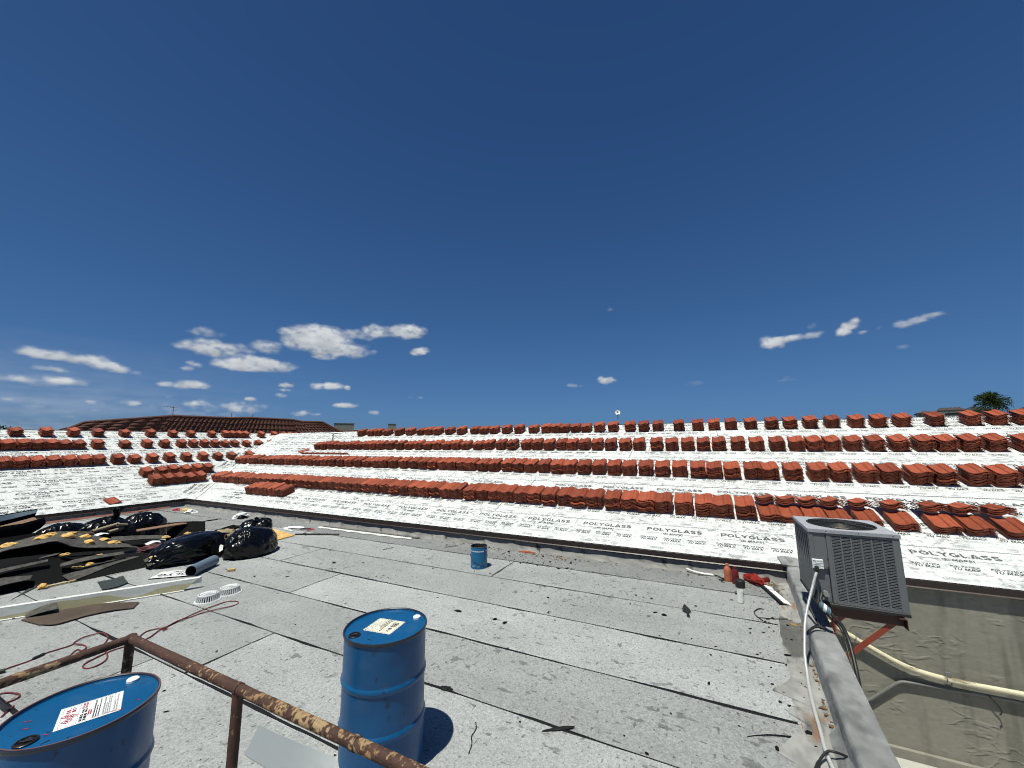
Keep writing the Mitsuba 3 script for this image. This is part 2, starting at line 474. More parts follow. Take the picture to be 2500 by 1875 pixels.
def felt_brown(p, n, uv):
    a = fbm(p.x * 6, p.y * 6, p.z * 6, 4)
    return mix((0.028, 0.018, 0.013), (0.080, 0.055, 0.040), a)


mat('felt_brown', proc(felt_brown), 0.85)
mat('felt_green', (0.020, 0.025, 0.026), 0.8)


def foam(p, n, uv):
    a = fbm(p.x * 22, p.y * 22, p.z * 22, 3)
    b = fbm(p.x * 70, p.y * 70, p.z * 70, 2)
    return mix((0.50, 0.24, 0.070), (0.72, 0.50, 0.16), a) * (0.7 + 0.5 * b)


mat('foam', proc(foam), 0.8)
mat('cardboard', (0.30, 0.235, 0.150), 0.8)
mat('card_inside', (0.10, 0.075, 0.048), 0.85)


def osb(p, n, uv):
    d, e, r = voronoi(p.x * 26 + p.y * 8, p.y * 11)
    return mix((0.36, 0.19, 0.055), (0.58, 0.36, 0.13), r)


mat('osb', proc(osb), 0.75)
mat('fascia_white', (0.66, 0.66, 0.63), 0.4)


def fascia_dirty(p, n, uv):
    h = p.z + 0.05 * (fbm(p.x * 1.3 + p.y * 1.3, 3, 1, 3) - 0.5) * 3.2
    m = smoothstep(0.088, 0.082, h)
    g = fbm(p.x * 20, p.y * 20, p.z * 20, 3)
    return mi.Color3f(0.46, 0.47, 0.45) * (1 - m) * (0.8 + 0.35 * g) + mi.Color3f(0.36, 0.33, 0.20) * m * (0.85 + 0.25 * g)


mat('fascia_face', proc(fascia_dirty), 0.5)
mat('wood_tan', (0.40, 0.29, 0.13), 0.75)
mat('maroon_cloth', (0.085, 0.030, 0.030), 0.85)
mat('plank', (0.17, 0.095, 0.060), 0.7)
mat('red_cord', (0.13, 0.022, 0.022), 0.5)
mat('pail_blue', (0.006, 0.115, 0.25), 0.38, specular=0.4)
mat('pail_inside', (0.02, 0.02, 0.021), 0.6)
mat('pail_lip', (0.12, 0.12, 0.12), 0.35, metallic=0.5)
mat('bottle_orange', (0.42, 0.11, 0.055), 0.5)
mat('bottle_red', (0.11, 0.012, 0.010), 0.25)
mat('red_rubber', (0.20, 0.016, 0.010), 0.35)
mat('strainer', (0.52, 0.53, 0.54), 0.6)
mat('terracotta_strip', (0.18, 0.060, 0.040), 0.7)
mat('sheet_metal', (0.27, 0.29, 0.30), 0.38, metallic=0.35)
mat('far_grey', (0.20, 0.195, 0.17), 0.8)
mat('far_roof', (0.055, 0.040, 0.034), 0.8)
mat('far_dark', (0.020, 0.022, 0.026), 0.7)
mat('far_wall', (0.20, 0.18, 0.155), 0.8)
mat('trim_pale', (0.55, 0.55, 0.52), 0.7)
mat('metal_grey', (0.14, 0.14, 0.14), 0.5)
mat('court', (0.36, 0.35, 0.32), 0.85)
mat('soil', (0.13, 0.14, 0.09), 0.95)


def leaf_mat(c, t):
    return {'type': 'principledthin', 'base_color': {'type': 'rgb', 'value': c}, 'roughness': 0.5, 'diff_trans': t, 'eta': 1.4}


scene['mat_palm_leaf'] = leaf_mat([0.040, 0.060, 0.020], 0.5)
scene['mat_bush_leaf'] = leaf_mat([0.030, 0.045, 0.018], 0.4)
mat('trunk', (0.14, 0.12, 0.09), 0.9)
mat('leaf_litter', (0.13, 0.075, 0.035), 0.9)

# ------------------------------------------------------------------ setting: land, flat roof
labels['land'] = {'label': 'flat dull green land far below and beyond the roofs', 'kind': 'structure'}
scene['land'] = mesh(box(-900, 900, -900, 900, -4.6, -4.5), 'soil')
TAKEN.add('land')

SE, TE, ZE = -16.75, 7.56, 0.27            # inner corner of the two eaves, their height
PITCH = math.atan(4 / 12)
CP, SP = math.cos(PITCH), math.sin(PITCH)
SEAMS = [-7.7, -6.8, -5.9, -5.0, -4.1, -3.2, -2.27, -1.36, -0.45, 0.46, 1.36, 2.265, 3.15, 4.0, 4.94, 5.88, 6.78, 7.50]
CUTS = {10: [-9.6, -5.28], 11: [-11.6, -4.68], 12: [-9.2], 13: [-5.69], 14: [-7.36], 15: [-10.9, -3.31], 9: [-8.0], 8: [-6.0]}


def patch_edge(t):
    return float(np.interp(t, [-8, 3.3, 3.6, 3.9, 4.05, 4.1, 4.25, 4.38, 4.46, 4.6, 4.8, 5.1, 5.4, 5.75, 6.3, 6.63, 7.5],
                           [0.34, 0.40, 0.46, 0.52, 0.52, 0.56, 0.52, 0.52, 0.50, 0.57, 0.57, 0.59, 0.61, 0.64, 0.71, 0.73, 0.80]))


def wig(x, seed, amp, f=2.2):
    x = np.asarray(x, float)
    return amp * 2 * (meshkit.fbm(np.stack([x * f, x * 0 + seed * 3.7, x * 0], -1), 3, seed) - 0.5)


flat = thing('flat_roof', 'grey granulated cap sheet flat roof with dark asphalt seams', None, kind='structure')
put(mesh(box(SE + 0.02, 1.0, -8, 7.58, -0.30, -0.010), 'asphalt'), flat, 'deck')
SLOPE_DIRTY = {}


def sheet_piece(t0, t1, s0, s1, seed, right_free):
    n = max(4, int((s1 - s0) / 0.14))
    a = np.linspace(s0, s1, n)
    lo = t0 + 0.008 + wig(a, seed, 0.010)
    hi = t1 - 0.006 + wig(a, seed + 50, 0.007)
    z = 0.0015 + wig(a, seed + 9, 0.002, 0.9)
    rows = []
    for k in np.linspace(0, 1, 8):
        t = lo + (hi - lo) * k
        sx = a.copy()
        if right_free:
            e = np.array([patch_edge(q) for q in t]) + wig(t, 77, 0.020, 9.0)
            sx = s0 + (a - s0) * (e - s0) / (s1 - s0)
        zz = z + 0.002 * math.sin(3.1 * k) + wig(a * 0.7 + 3 * k, seed + 31, 0.0025, 1.1)
        rows.append(np.stack([sx, t, zz], -1))
    p = np.stack(rows, 1)
    m = grid(lambda U, V: p, a, np.linspace(0, 1, 8), close=0.010)
    return m


sid = 0
for i in range(len(SEAMS) - 1):
    t0, t1 = SEAMS[i], SEAMS[i + 1]
    cuts = [SE + 0.05] + CUTS.get(i, []) + [patch_edge((t0 + t1) / 2)]
    for j in range(len(cuts) - 1):
        sid += 1
        s0, s1 = cuts[j] + 0.010, cuts[j + 1] - (0.006 if j < len(cuts) - 2 else 0)
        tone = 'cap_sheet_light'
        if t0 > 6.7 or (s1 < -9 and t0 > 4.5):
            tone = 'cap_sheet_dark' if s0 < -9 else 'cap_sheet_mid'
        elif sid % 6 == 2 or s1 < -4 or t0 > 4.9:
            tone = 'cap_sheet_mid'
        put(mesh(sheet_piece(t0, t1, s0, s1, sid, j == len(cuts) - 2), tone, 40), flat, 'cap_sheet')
    # bleed-out of asphalt along the long seam and the end laps
    s0, s1 = SE + 0.1, patch_edge(t0) - 0.02
    n = int((s1 - s0) / 0.06)
    a = np.linspace(s0, s1, n)
    w = 0.007 + 0.020 * np.clip(meshkit.fbm(np.stack([a * 1.7, a * 0 + i * 5.1, a * 0], -1), 4, 5 + i) - 0.36, 0, 1) * 2.2
    mid = t0 + wig(a, i, 0.008)
    hgt = 0.0045 + 0.10 * np.clip(w - 0.012, 0, 1)
    q = np.stack([np.stack([a, mid - w, 0 * a + 0.001], -1), np.stack([a, mid - 0.4 * w, hgt], -1), np.stack([a, mid + 0.4 * w, hgt], -1), np.stack([a, mid + w, 0 * a + 0.001], -1)], 1)
    put(mesh(grid(lambda U, V: q, a, np.arange(4.0)), 'asphalt', 60), flat, 'asphalt_seam')
    for c in CUTS.get(i, []):
        b = np.linspace(t0 + 0.01, t1 - 0.01, 26)
        w = 0.004 + 0.030 * np.clip(meshkit.fbm(np.stack([b * 2.1, b * 0 + c, b * 0], -1), 3, 3) - 0.40, 0, 1) * 2
        if (i, c) in ((13, -5.69), (10, -5.28)):
            w = 0.005 + 0.024 * np.sin(np.pi * np.clip((b - t0) / (t1 - t0) * 1.15, 0, 1)) ** 2
        mid = c + 0.02 * (b - t0) * 4 * 0.9 + wig(b, i + 60, 0.006)
        mid = c + wig(b, i + 60, 0.006)
        q = np.stack([np.stack([mid - w, b, 0 * b + 0.002], -1), np.stack([mid, b, 0 * b + 0.006], -1), np.stack([mid + w, b, 0 * b + 0.002], -1)], 1)
        put(mesh(grid(lambda U, V: q, b, np.arange(3.0)), 'asphalt'), flat, 'asphalt_seam')

# smeared cement coat between the cap sheets and the parapet, with lobes that run out over the sheets
PS = lambda t: 0.70 + 0.0735 * (t - 3.4)          # inner foot of the parapet, slightly askew to the roof
tt_ = np.linspace(-8, 7.5, 220)
ks = np.linspace(0, 1, 9)
q = np.stack([np.stack([np.array([patch_edge(t) - 0.05 for t in tt_]) * (1 - k) + (PS(tt_) + 0.03) * k, tt_, -0.002 + 0.006 * np.sin(k * 3) + 0.06 * k ** 6 + wig(tt_ + 5 * k, 8, 0.002, 3.0)], -1) for k in ks], 1)
put(mesh(grid(lambda U, V: q, tt_, ks), 'patch', 60), flat, 'cement_coat')


def lobe(c, pts, seed):
    g = Polygon(pts).buffer(0.015).simplify(0.004)
    m = moved(trimesh.creation.extrude_polygon(g, 0.0025, engine='earcut'), tr(0, 0, 0.0045))
    put(mesh(m, 'patch'), flat, 'cement_smear')


lobe(0, [(0.60, 4.72), (0.52, 4.56), (0.42, 4.44), (0.40, 4.40), (0.50, 4.36), (0.62, 4.30)], 1)
lobe(0, [(0.60, 4.22), (0.50, 4.20), (0.47, 4.12), (0.58, 4.02)], 2)
lobe(0, [(0.56, 3.88), (0.46, 3.84), (0.36, 3.66), (0.31, 3.61), (0.42, 3.54), (0.40, 3.30), (0.60, 3.30)], 3)
ln = np.linspace(0, 1, 14)
q = np.stack([np.stack([0.13 + 0.36 * ln, 3.67 + 0.17 * ln + 0.02 * np.sin(ln * 4) + sg * (0.004 + 0.010 * ln), 0 * ln + 0.006], -1) for sg in (-1, 1)], 1)
put(mesh(grid(lambda U, V: q, ln, np.arange(2.0)), 'asphalt'), flat, 'asphalt_smear')
lobe(0, [(0.74, 6.05), (0.68, 5.98), (0.70, 5.80), (0.80, 5.76)], 4)

# ------------------------------------------------------------------ parapet
par = thing('parapet_wall', 'low rough grey cement parapet at the right edge of the flat roof', 'wall')
tq = np.linspace(-8, 7.62, 260)
inn = PS(tq) + wig(tq, 3, 0.010, 1.6)
prof = [(-0.010, -0.02), (0.0, 0.06), (0.004, 0.14), (0.008, 0.205), (0.016, 0.228), (0.032, 0.240), (0.09, 0.245), (0.15, 0.246), (0.212, 0.244), (0.224, 0.236), (0.228, 0.21), (0.228, -2.06)]
rows = []
for x, z in prof:
    zz = z + 0 * tq + (wig(tq, int(100 * x) + 2, 0.006, 2.0) if z > 0.1 else 0) + (0.035 * np.clip((tq - 7.0) / 0.6, 0, 1) if z > 0.1 else 0)
    rows.append(np.stack([inn + x + (wig(tq, 40 + int(100 * x), 0.008, 3.0) if 0.1 < z else 0), tq, zz], -1))
q = np.stack(rows, 1)
put(mesh(grid(lambda U, V: q[:, ::-1], tq, np.arange(len(prof), dtype=float)), 'cement', 50), par, 'coping')
# thick fillet of cement at the foot, running out half way along
b = np.linspace(-8, 3.95, 120)
q = np.stack([np.stack([PS(b) - 0.075 + wig(b, 5, 0.012), b, 0 * b - 0.001], -1), np.stack([PS(b) - 0.02 + wig(b, 6, 0.008), b, 0.05 + wig(b, 7, 0.010)], -1), np.stack([PS(b) + 0.012, b, 0.125 + wig(b, 8, 0.01)], -1)], 1)
put(mesh(grid(lambda U, V: q, b, np.arange(3.0)), 'cement', 60), par, 'cement_fillet')
g = Polygon([(0.965, 7.52), (1.20, 7.50), (1.25, 7.60), (1.20, 7.68), (1.06, 7.72), (0.93, 7.70), (0.95, 7.60)]).buffer(0.012)
put(mesh(moved(trimesh.creation.extrude_polygon(g, 0.03, engine='earcut'), frame([0, 0, -0.0 + 0.272 - 7.56 * math.tan(PITCH) + 0.006], [1, 0, 0], [0, CP, SP]) @ np.diag([1, 1 / CP, 1, 1])), 'cement'), par, 'cement_patch')

# ------------------------------------------------------------------ the long roof wrapped in underlayment
SIZE = 8.02                                                # eave to ridge along the slope
roof = thing('pitched_roof_building', 'long low building whose two roof slopes are wrapped in white printed underlayment', 'building')


def R(a, u, h):
    a, u, h = np.broadcast_arrays(np.asarray(a, float), np.asarray(u, float), np.asarray(h, float))
    return np.stack([a, TE + u * CP - h * SP, ZE + u * SP + h * CP], -1)


def L(a, u, h):
    a, u, h = np.broadcast_arrays(np.asarray(a, float), np.asarray(u, float), np.asarray(h, float))
    return np.stack([SE - u * CP + h * SP, a, ZE + u * SP + h * CP], -1)


FR = frame(R(0, 0, 0), [1, 0, 0], [0, CP, SP])             # local x along the eave, y up the slope, z off the roof
FL = frame(L(0, 0, 0), [0, 1, 0], [-CP, 0, SP])
RIGHT_END, LEFT_END = 9.5, -5.0


def start(side, u):
    """Where a course begins at the valley (right slope) or ends (left slope)."""
    return SE - u * CP if side == 'R' else TE + u * CP


# block letters: centre lines of strokes in a box one unit high
def arc(cx, cy, rx_, ry_, a0, a1, n=7):
    a = np.radians(np.linspace(a0, a1, n))
    return [(cx + rx_ * math.cos(k), cy + ry_ * math.sin(k)) for k in a]


H_ = 0.125
GLYPH = {
    'P': (0.86, [[(.13, 0), (.13, 1)], [(.13, .875), (.5, .875)] + arc(.5, .655, .24, .22, 90, -90) + [(.13, .435)]]),
    'O': (1.02, [arc(.51, .5, .385, .375, 0, 360, 17)]),
    'L': (0.76, [[(.13, 1), (.13, .125), (.74, .125)]]),
    'Y': (0.94, [[(.04, 1), (.47, .5), (.47, 0)], [(.90, 1), (.47, .5)]]),
    'G': (1.00, [arc(.5, .5, .375, .375, 48, 350, 13) + [(.87, .42), (.56, .42)]]),
    'A': (1.00, [[(.06, 0), (.5, 1), (.94, 0)], [(.25, .26), (.75, .26)]]),
    'S': (0.86, [[(.76, .80), (.60, .875), (.28, .875), (.13, .72), (.28, .56), (.58, .46), (.73, .30), (.60, .125), (.28, .125), (.09, .20)]]),
    'M': (1.06, [[(.13, 0), (.13, 1)], [(.13, 1), (.53, .25), (.93, 1)], [(.93, 1), (.93, 0)]]),
    'E': (0.76, [[(.72, .875), (.13, .875), (.13, .125), (.72, .125)], [(.13, .5), (.66, .5)]]),
    'I': (0.28, [[(.14, 0), (.14, 1)]]),
    'T': (0.80, [[(.02, .875), (.78, .875)], [(.40, .875), (.40, 0)]]),
    'C': (0.94, [arc(.5, .5, .375, .375, 42, 318, 12)]),
    'K': (0.88, [[(.13, 0), (.13, 1)], [(.80, 1), (.20, .46)], [(.38, .60), (.82, 0)]]),
    'U': (0.90, [[(.13, 1), (.13, .36), (.22, .18), (.45, .115), (.68, .18), (.77, .36), (.77, 1)]]),
    'X': (0.90, [[(.06, 0), (.84, 1)], [(.06, 1), (.84, 0)]]),
    'D': (0.92, [[(.13, .125), (.13, .875), (.45, .875)] + arc(.45, .5, .34, .375, 90, -90, 8) + [(.13, .125)]]),
}
CACHE = {}


def word(text, width, height, slant=0.0, weight=0.115, gap=0.10):
    """Flat triangles (no thickness) of a word set in block letters."""
    key = (text, width, height, slant, weight)
    if key in CACHE:
        return CACHE[key]
    x, gs = 0.0, []
    for ch in text:
        if ch == ' ':
            x += 0.45
            continue
        w, strokes = GLYPH[ch]
        g = shapely.union_all([LineString(s).buffer(weight, cap_style='flat', join_style='mitre', mitre_limit=2.0) for s in strokes])
        g = g.intersection(shapely.box(-0.02, 0, w + 0.05, 1))
        gs.append(affinity.translate(g, x, 0))
        x += w + gap
    g = affinity.scale(shapely.union_all(gs).simplify(0.012), width / (x - gap), height, origin=(0, 0))
    vs, fs, at = [], [], 0
    for poly in getattr(g, 'geoms', [g]):
        if poly.area < 1e-9:
            continue
        v, f = trimesh.creation.triangulate_polygon(poly, engine='earcut')
        vs.append(v)
        fs.append(f + at)
        at += len(v)
    v, f = np.vstack(vs), np.vstack(fs)
    v = v + np.stack([v[:, 1] * slant, 0 * v[:, 1]], -1)
    CACHE[key] = (v, f)
    return v, f


def bar(x0, x1, y0, y1):
    return np.array([[x0, y0], [x1, y0], [x1, y1], [x0, y1]]), np.array([[0, 1, 2], [0, 2, 3]])


def ring(cx, cy, rx_, ry_, w, n=18, super_=1.0):
    a = np.arange(n) * 2 * np.pi / n
    c = np.stack([np.sign(np.cos(a)) * np.abs(np.cos(a)) ** super_, np.sign(np.sin(a)) * np.abs(np.sin(a)) ** super_], -1)
    v = np.vstack([np.array([cx, cy]) + c * [rx_, ry_], np.array([cx, cy]) + c * [rx_ - w, ry_ - w]])
    k = np.arange(n)
    return v, np.vstack([np.stack([k, (k + 1) % n, (k + 1) % n + n], 1), np.stack([k, (k + 1) % n + n, k + n], 1)])


def at2(vf, x, y):
    return vf[0] + [x, y], vf[1]


def merge2(items):
    vs, fs, at = [], [], 0
    for v, f in items:
        vs.append(v)
        fs.append(f + at)
        at += len(v)
    return np.vstack(vs), np.vstack(fs)


BIG = word('POLYGLASS', 0.97, 0.112)
items = [at2(BIG, 0, 0.645)]
dark = [bar(0.0, 0.285, 0.566, 0.574), bar(0.67, 0.965, 0.566, 0.574), at2(word('MAPEI', 0.23, 0.060, 0.25), 0.405, 0.535),
        at2(ring(0.345, 0.566, 0.048, 0.032, 0.012, 9), 0, 0), bar(0.318, 0.372, 0.556, 0.564), bar(0.338, 0.350, 0.545, 0.585)]
dark += [bar(0.42 + 0.05 * k, 0.44 + 0.05 * k, 0.512, 0.520) for k in range(5)]
for k in range(3):
    x = -0.09 + 0.405 * k
    dark += [at2(word('POLYSTICK', 0.30, 0.046, 0.30), x, 0.385), at2(word('TU MAX', 0.275, 0.056, 0.30), x + 0.005, 0.318)]
light = []
for y, x0, x1 in ((0.262, 0.22, 0.62), (0.232, 0.30, 0.68)):
    x = x0
    while x < x1:
        w = 0.02 + 0.035 * ((math.sin(x * 91.0) * 0.5 + 0.5))
        light.append(bar(x, min(x + w, x1), y, y + 0.010))
        x += w + 0.010
light += [ring(0.225, 0.085, 0.115, 0.028, 0.010, 20, 0.5), bar(0.14, 0.31, 0.080, 0.092), ring(0.735, 0.080, 0.052, 0.048, 0.007, 16), bar(0.71, 0.76, 0.072, 0.088)]
PRINT_BIG, PRINT_DARK, PRINT_LIGHT = merge2(items), merge2(dark), merge2(light)
PERIOD = 1.27


def tilt(u, u0, u1):
    return 0.0065 - 0.0048 * (u - u0) / (u1 - u0)


def strip(side, k, u0, u1, phase, cuts):
    P = R if side == 'R' else L
    top = min(u1 + 0.06, SIZE)
    spans = []
    lo, hi = (None, RIGHT_END) if side == 'R' else (LEFT_END, None)
    edges = [lo] + cuts + [hi]
    for j in range(len(edges) - 1):
        e0, e1 = edges[j], edges[j + 1]
        n = 60 if (e0 is None or e1 is None) else 40
        U = np.linspace(u0, top, 7)
        rows = []
        for u in U:
            a0 = start(side, u) + 0.02 if e0 is None else e0
            a1 = start(side, u) - 0.02 if e1 is None else e1
            if e0 is not None and e0 > LEFT_END:
                a0 -= 0.02
            a = np.linspace(a0, a1, n)
            h = tilt(u, u0, top) + 0.0022 * (meshkit.fbm(np.stack([a * 2.5, a * 0 + u * 4, a * 0], -1), 3, k + 11) - 0.5) + (0.003 if j % 2 else 0)
            rows.append(P(a, u, h))
        q = np.stack(rows, 1)
        key = put(mesh(grid(lambda A, B: q, np.arange(float(n)), U), 'underlay', 60), roof, 'underlayment_sheet')
        # black underside showing along the lower edge and the end lap
        al = np.linspace(start(side, u0) + 0.02 if e0 is None else e0, start(side, u0) - 0.02 if e1 is None else e1, 90)
        wv = 0.006 + 0.004 * meshkit.fbm(np.stack([al * 1.3, al * 0 + k, al * 0], -1), 3, 4)
        if k > 0:
            q2 = np.stack([P(al, u0 - wv, 0.0030), P(al, u0 + 0.002, 0.0085)], 1)
            put(mesh(grid(lambda A, B: q2, np.arange(90.0), np.arange(2.0)), 'black_felt'), key, 'edge')
        if e1 is not None and j < len(edges) - 2:
            ul = np.linspace(u0, top, 12)
            q3 = np.stack([P(e1 - 0.008 + 0 * ul, ul, 0.0105), P(e1 + 0.004 + 0 * ul, ul, 0.0105)], 1)
            put(mesh(grid(lambda A, B: q3, np.arange(12.0), np.arange(2.0)), 'black_felt'), key, 'end_lap')
        # printing
        b0 = (start(side, u0) + 0.75) if e0 is None else e0 + 0.05
        b1 = (start(side, u0) - 0.10) if e1 is None else e1 - 0.05
        m0, m1 = math.ceil((b0 + 0.1 - phase) / PERIOD), math.floor((b1 - 1.05 - phase) / PERIOD)
        for pr, mname, nm in ((PRINT_BIG, 'print_grey', 'print'), (PRINT_DARK, 'print_dark', 'print'), (PRINT_LIGHT, 'print_light', 'print')):
            vs, fs, n0 = [], [], 0
            for m in range(m0, m1 + 1):
                v = pr[0]
                uu = u0 + v[:, 1]
                vs.append(P(phase + m * PERIOD + v[:, 0], uu, tilt(uu, u0, top) + 0.0045))
                fs.append(pr[1] + n0)
                n0 += len(v)
            if vs:
                put(mesh(trimesh.Trimesh(np.vstack(vs), np.vstack(fs), process=False), mname), key, nm, kind='stuff')


mat('print_dark', (0.036, 0.037, 0.040), 0.6, specular=0.2)
EDGE = [0.0, 0.87, 1.785, 2.70, 3.63, 4.56, 5.50, 6.45, 7.36, SIZE]
CUT_R = {1: [-4.62], 2: [-4.30, -15.75], 4: [-10.52], 0: [-12.9], 3: [-7.2], 5: [-2.0], 6: [-13.0], 7: [0.4]}
for k in range(9):
    ph = [0.15, 0.62, 0.19, 0.84, 0.33, 1.02, 0.51, 0.10, 0.77][k]
    strip('R', k, EDGE[k], EDGE[k + 1], ph, sorted(CUT_R.get(k, [])))
for k in range(9):
    ph = [0.92, 0.17, 0.55, 0.04, 0.70, 0.31, 1.1, 0.48, 0.2][k]
    strip('L', k, EDGE[k], EDGE[k + 1], ph, [])
# the strip lying in the valley, its two halves printed along it
for side, P in (('R', R), ('L', L)):
    sg = 1 if side == 'R' else -1
    U = np.linspace(0.0, SIZE, 40)
    q = np.stack([P(start(side, U) + sg * 0.0, U, 0.012), P(start(side, U) + sg * (0.62 + wig(U, 4, 0.008)), U, 0.011)], 1)
    key = put(mesh(grid(lambda A, B: q[:, ::sg], np.arange(40.0), np.arange(2.0)), 'underlay', 60), roof, 'valley_sheet')
    q2 = np.stack([P(start(side, U) + sg * 0.616, U, 0.0135), P(start(side, U) + sg * 0.632, U, 0.0045)], 1)
    put(mesh(grid(lambda A, B: q2, np.arange(40.0), np.arange(2.0)), 'black_felt'), key, 'edge')
    dv = np.array([-CP * sg, 1.0]) / math.hypot(CP, 1)
    nv = np.array([dv[1], -dv[0]]) * sg
    vs, fs, n0 = [], [], 0
    for m in range(5):
        for pr in (word('POLYGLASS', 0.97, 0.112), PRINT_DARK):
            v = pr[0]
            y = (v[:, 1] + (0.30 if pr[0] is not PRINT_DARK[0] else -0.28))
            xx = v[:, 0] + 0.45 + 1.6 * m
            pa = start(side, 0) + dv[0] * xx + nv[0] * y * sg
            pu = dv[1] * xx + nv[1] * y * sg
            pa2 = start(side, 0) + dv[0] * xx + sg * np.abs(nv[0]) * y * 0.72
            pu2 = dv[1] * xx + np.abs(nv[1]) * y * 0.72
            vs.append(P(pa2, pu2, 0.0155))
            fs.append(pr[1] + n0)
            n0 += len(v)
    put(mesh(trimesh.Trimesh(np.vstack(vs), np.vstack(fs), process=False), 'print_dark'), key, 'print', kind='stuff')

# the far slopes, the walls under the eaves, drip edges
b0, b1 = R(start('R', SIZE), SIZE, 0), R(RIGHT_END, SIZE, 0)
back = np.array([b0, b1, b1 + [0, 8 * CP, -8 * SP], b0 + [0, 8 * CP, -8 * SP]])
put(mesh((back, [[0, 1, 2, 3]]), 'underlay'), roof, 'back_slope')
b0, b1 = L(LEFT_END, SIZE, 0), L(start('L', SIZE), SIZE, 0)
back = np.array([b0, b1, b1 + [-8 * CP, 0, -8 * SP], b0 + [-8 * CP, 0, -8 * SP]])
put(mesh((back, [[0, 1, 2, 3]]), 'underlay'), roof, 'back_slope')
c0 = R(start('R', SIZE), SIZE, -0.004)
for P, a in ((R, RIGHT_END), (L, LEFT_END)):                # black ridge seam
    al = np.linspace(start('R' if P is R else 'L', SIZE), a, 40)
    q = np.stack([P(al, SIZE - 0.03, 0.006), P(al, SIZE + 0.004, 0.008)], 1)
    put(mesh(grid(lambda A, B: q, np.arange(40.0), np.arange(2.0)), 'black_felt'), roof, 'ridge_seam')


def drip(P, a0, a1, side):
    al = np.linspace(a0, a1, 120)
    sag = wig(al, 12, 0.006, 0.8)
    pr = [(0.03, 0.001), (-0.012, 0.002), (-0.016, -0.004), (-0.016, -0.05), (-0.016, -0.088), (-0.028, -0.098)]
    rows = []
    for o, z in pr:
        p = P(al, 0 * al, 0 * al)
        out = np.array([0, 1, 0]) if side == 'R' else np.array([-1, 0, 0])
        rows.append(p + out * o + np.array([0, 0, 1.0]) * z + (np.array([0, 0, 1.0]) * sag[:, None] if z < -0.03 else 0))
    q = np.stack(rows, 1)
    key = put(mesh(grid(lambda A, B: q, np.arange(120.0), np.arange(6.0)), 'drip_edge', 30), roof, 'drip_edge')
    q2 = np.stack([rows[4] + (0, 0, 0.002) - out * 0.001, rows[5] - out * 0.002], 1)
    put(mesh(grid(lambda A, B: q2, np.arange(120.0), np.arange(2.0)), 'drip_lip'), key, 'lip')


drip(R, SE - 0.01, RIGHT_END, 'R')
drip(L, LEFT_END, TE + 0.01, 'L')
# wrinkled membrane flashing at the foot of both walls
for side in 'RL':
    al = np.linspace(SE - 0.05, 0.99, 420) if side == 'R' else np.linspace(LEFT_END, TE + 0.05, 300)
    rows = []
    for o, z in ((-0.135, 0.002), (-0.10, 0.012), (-0.055, 0.045), (-0.022, 0.10), (-0.006, 0.16), (0.03, 0.195)):
        k = 1 + 1.1 * (meshkit.fbm(np.stack([al * 3.4, al * 0 + z * 6, al * 0], -1), 3, 8) - 0.5)
        lump = 0.020 * np.clip(np.sin(al * 8.5 + 2 * np.sin(al * 1.3)), 0, 1) ** 2 * (z < 0.17)
        p = np.stack([al, TE + 0.045 + (o - lump) * k, z + 0 * al], -1) if side == 'R' else np.stack([SE - 0.045 - (o - lump) * k, al, z + 0 * al], -1)
        rows.append(p)
    q = np.stack(rows, 1)
    put(mesh(grid(lambda A, B: q, np.arange(float(len(al))), np.arange(6.0)), 'flashing', 60), roof, 'wall_flashing')
put(mesh(box(SE - 0.2, RIGHT_END, 7.61, 7.80, -2.06, 0.26), 'stucco'), roof, 'stucco_wall')
put(mesh(box(SE - 0.25, SE - 0.05, LEFT_END, 7.80, -0.3, 0.24), 'flashing'), roof, 'side_wall')
put(mesh(box(1.0, RIGHT_END, 7.555, 7.608, -2.06, -1.93, 0.006), 'stucco'), roof, 'wall_base')
labels['courtyard'] = {'label': 'pale concrete floor at the foot of the stucco wall', 'kind': 'structure'}
TAKEN.add('courtyard')
scene['courtyard'] = mesh(box(0.6, 12, -8, 7.7, -2.2, -2.05), 'court')
cp = thing('concrete_ledge', 'pale concrete ledge with a dark line at the bottom of the stucco wall', 'ledge')
put(mesh(box(0.9, RIGHT_END, 7.30, 7.5, -2.055, -2.035, 0.005), 'court'), cp)

# strips lying on the roof
st = thing('scalloped_tile_strip', 'thin dark red scalloped strip lying across the right slope between tile rows', 'closure strip')
al = np.linspace(-16.7, -13.6, 90)
q = np.stack([R(al, 4.50 + 0 * al, 0.02), R(al, 4.50 + 0 * al, 0.075 + 0.012 * np.sin(al * 18)), R(al, 4.58 + 0 * al, 0.075 + 0.012 * np.sin(al * 18))], 1)
put(mesh(grid(lambda A, B: q, np.arange(90.0), np.arange(3.0), close=0.004), 'clay_1'), st)
st = thing('eave_closure_strip', 'terracotta scalloped closure strip along the foot of the left eave wall', 'closure strip')
al = np.linspace(2.6, 7.05, 160)
wv = np.abs(np.sin(al * 5.2))
q = np.stack([np.stack([0 * al - 16.545 - 0.03, al, 0.085 + 0.004 * np.sin(al * 3)], -1), np.stack([0 * al - 16.52, al, 0.028 + 0.026 * wv], -1)], 1)
put(mesh(grid(lambda A, B: q, np.arange(160.0), np.arange(2.0), close=0.006), 'terracotta_strip'), st)
st = thing('white_closure_strip', 'long white scalloped strip lying on the flat roof beside the right eave', 'closure strip')
al = np.linspace(-9.2, -6.15, 140)
q = np.stack([np.stack([al, 7.20 + 0.055 * (al + 9.2) / 3 + 0 * al, 0.035 + 0 * al], -1), np.stack([al, 7.12 + 0.055 * (al + 9.2) / 3 + 0.05 * np.abs(np.sin(al * 6.2)), 0.012 + 0 * al], -1)], 1)
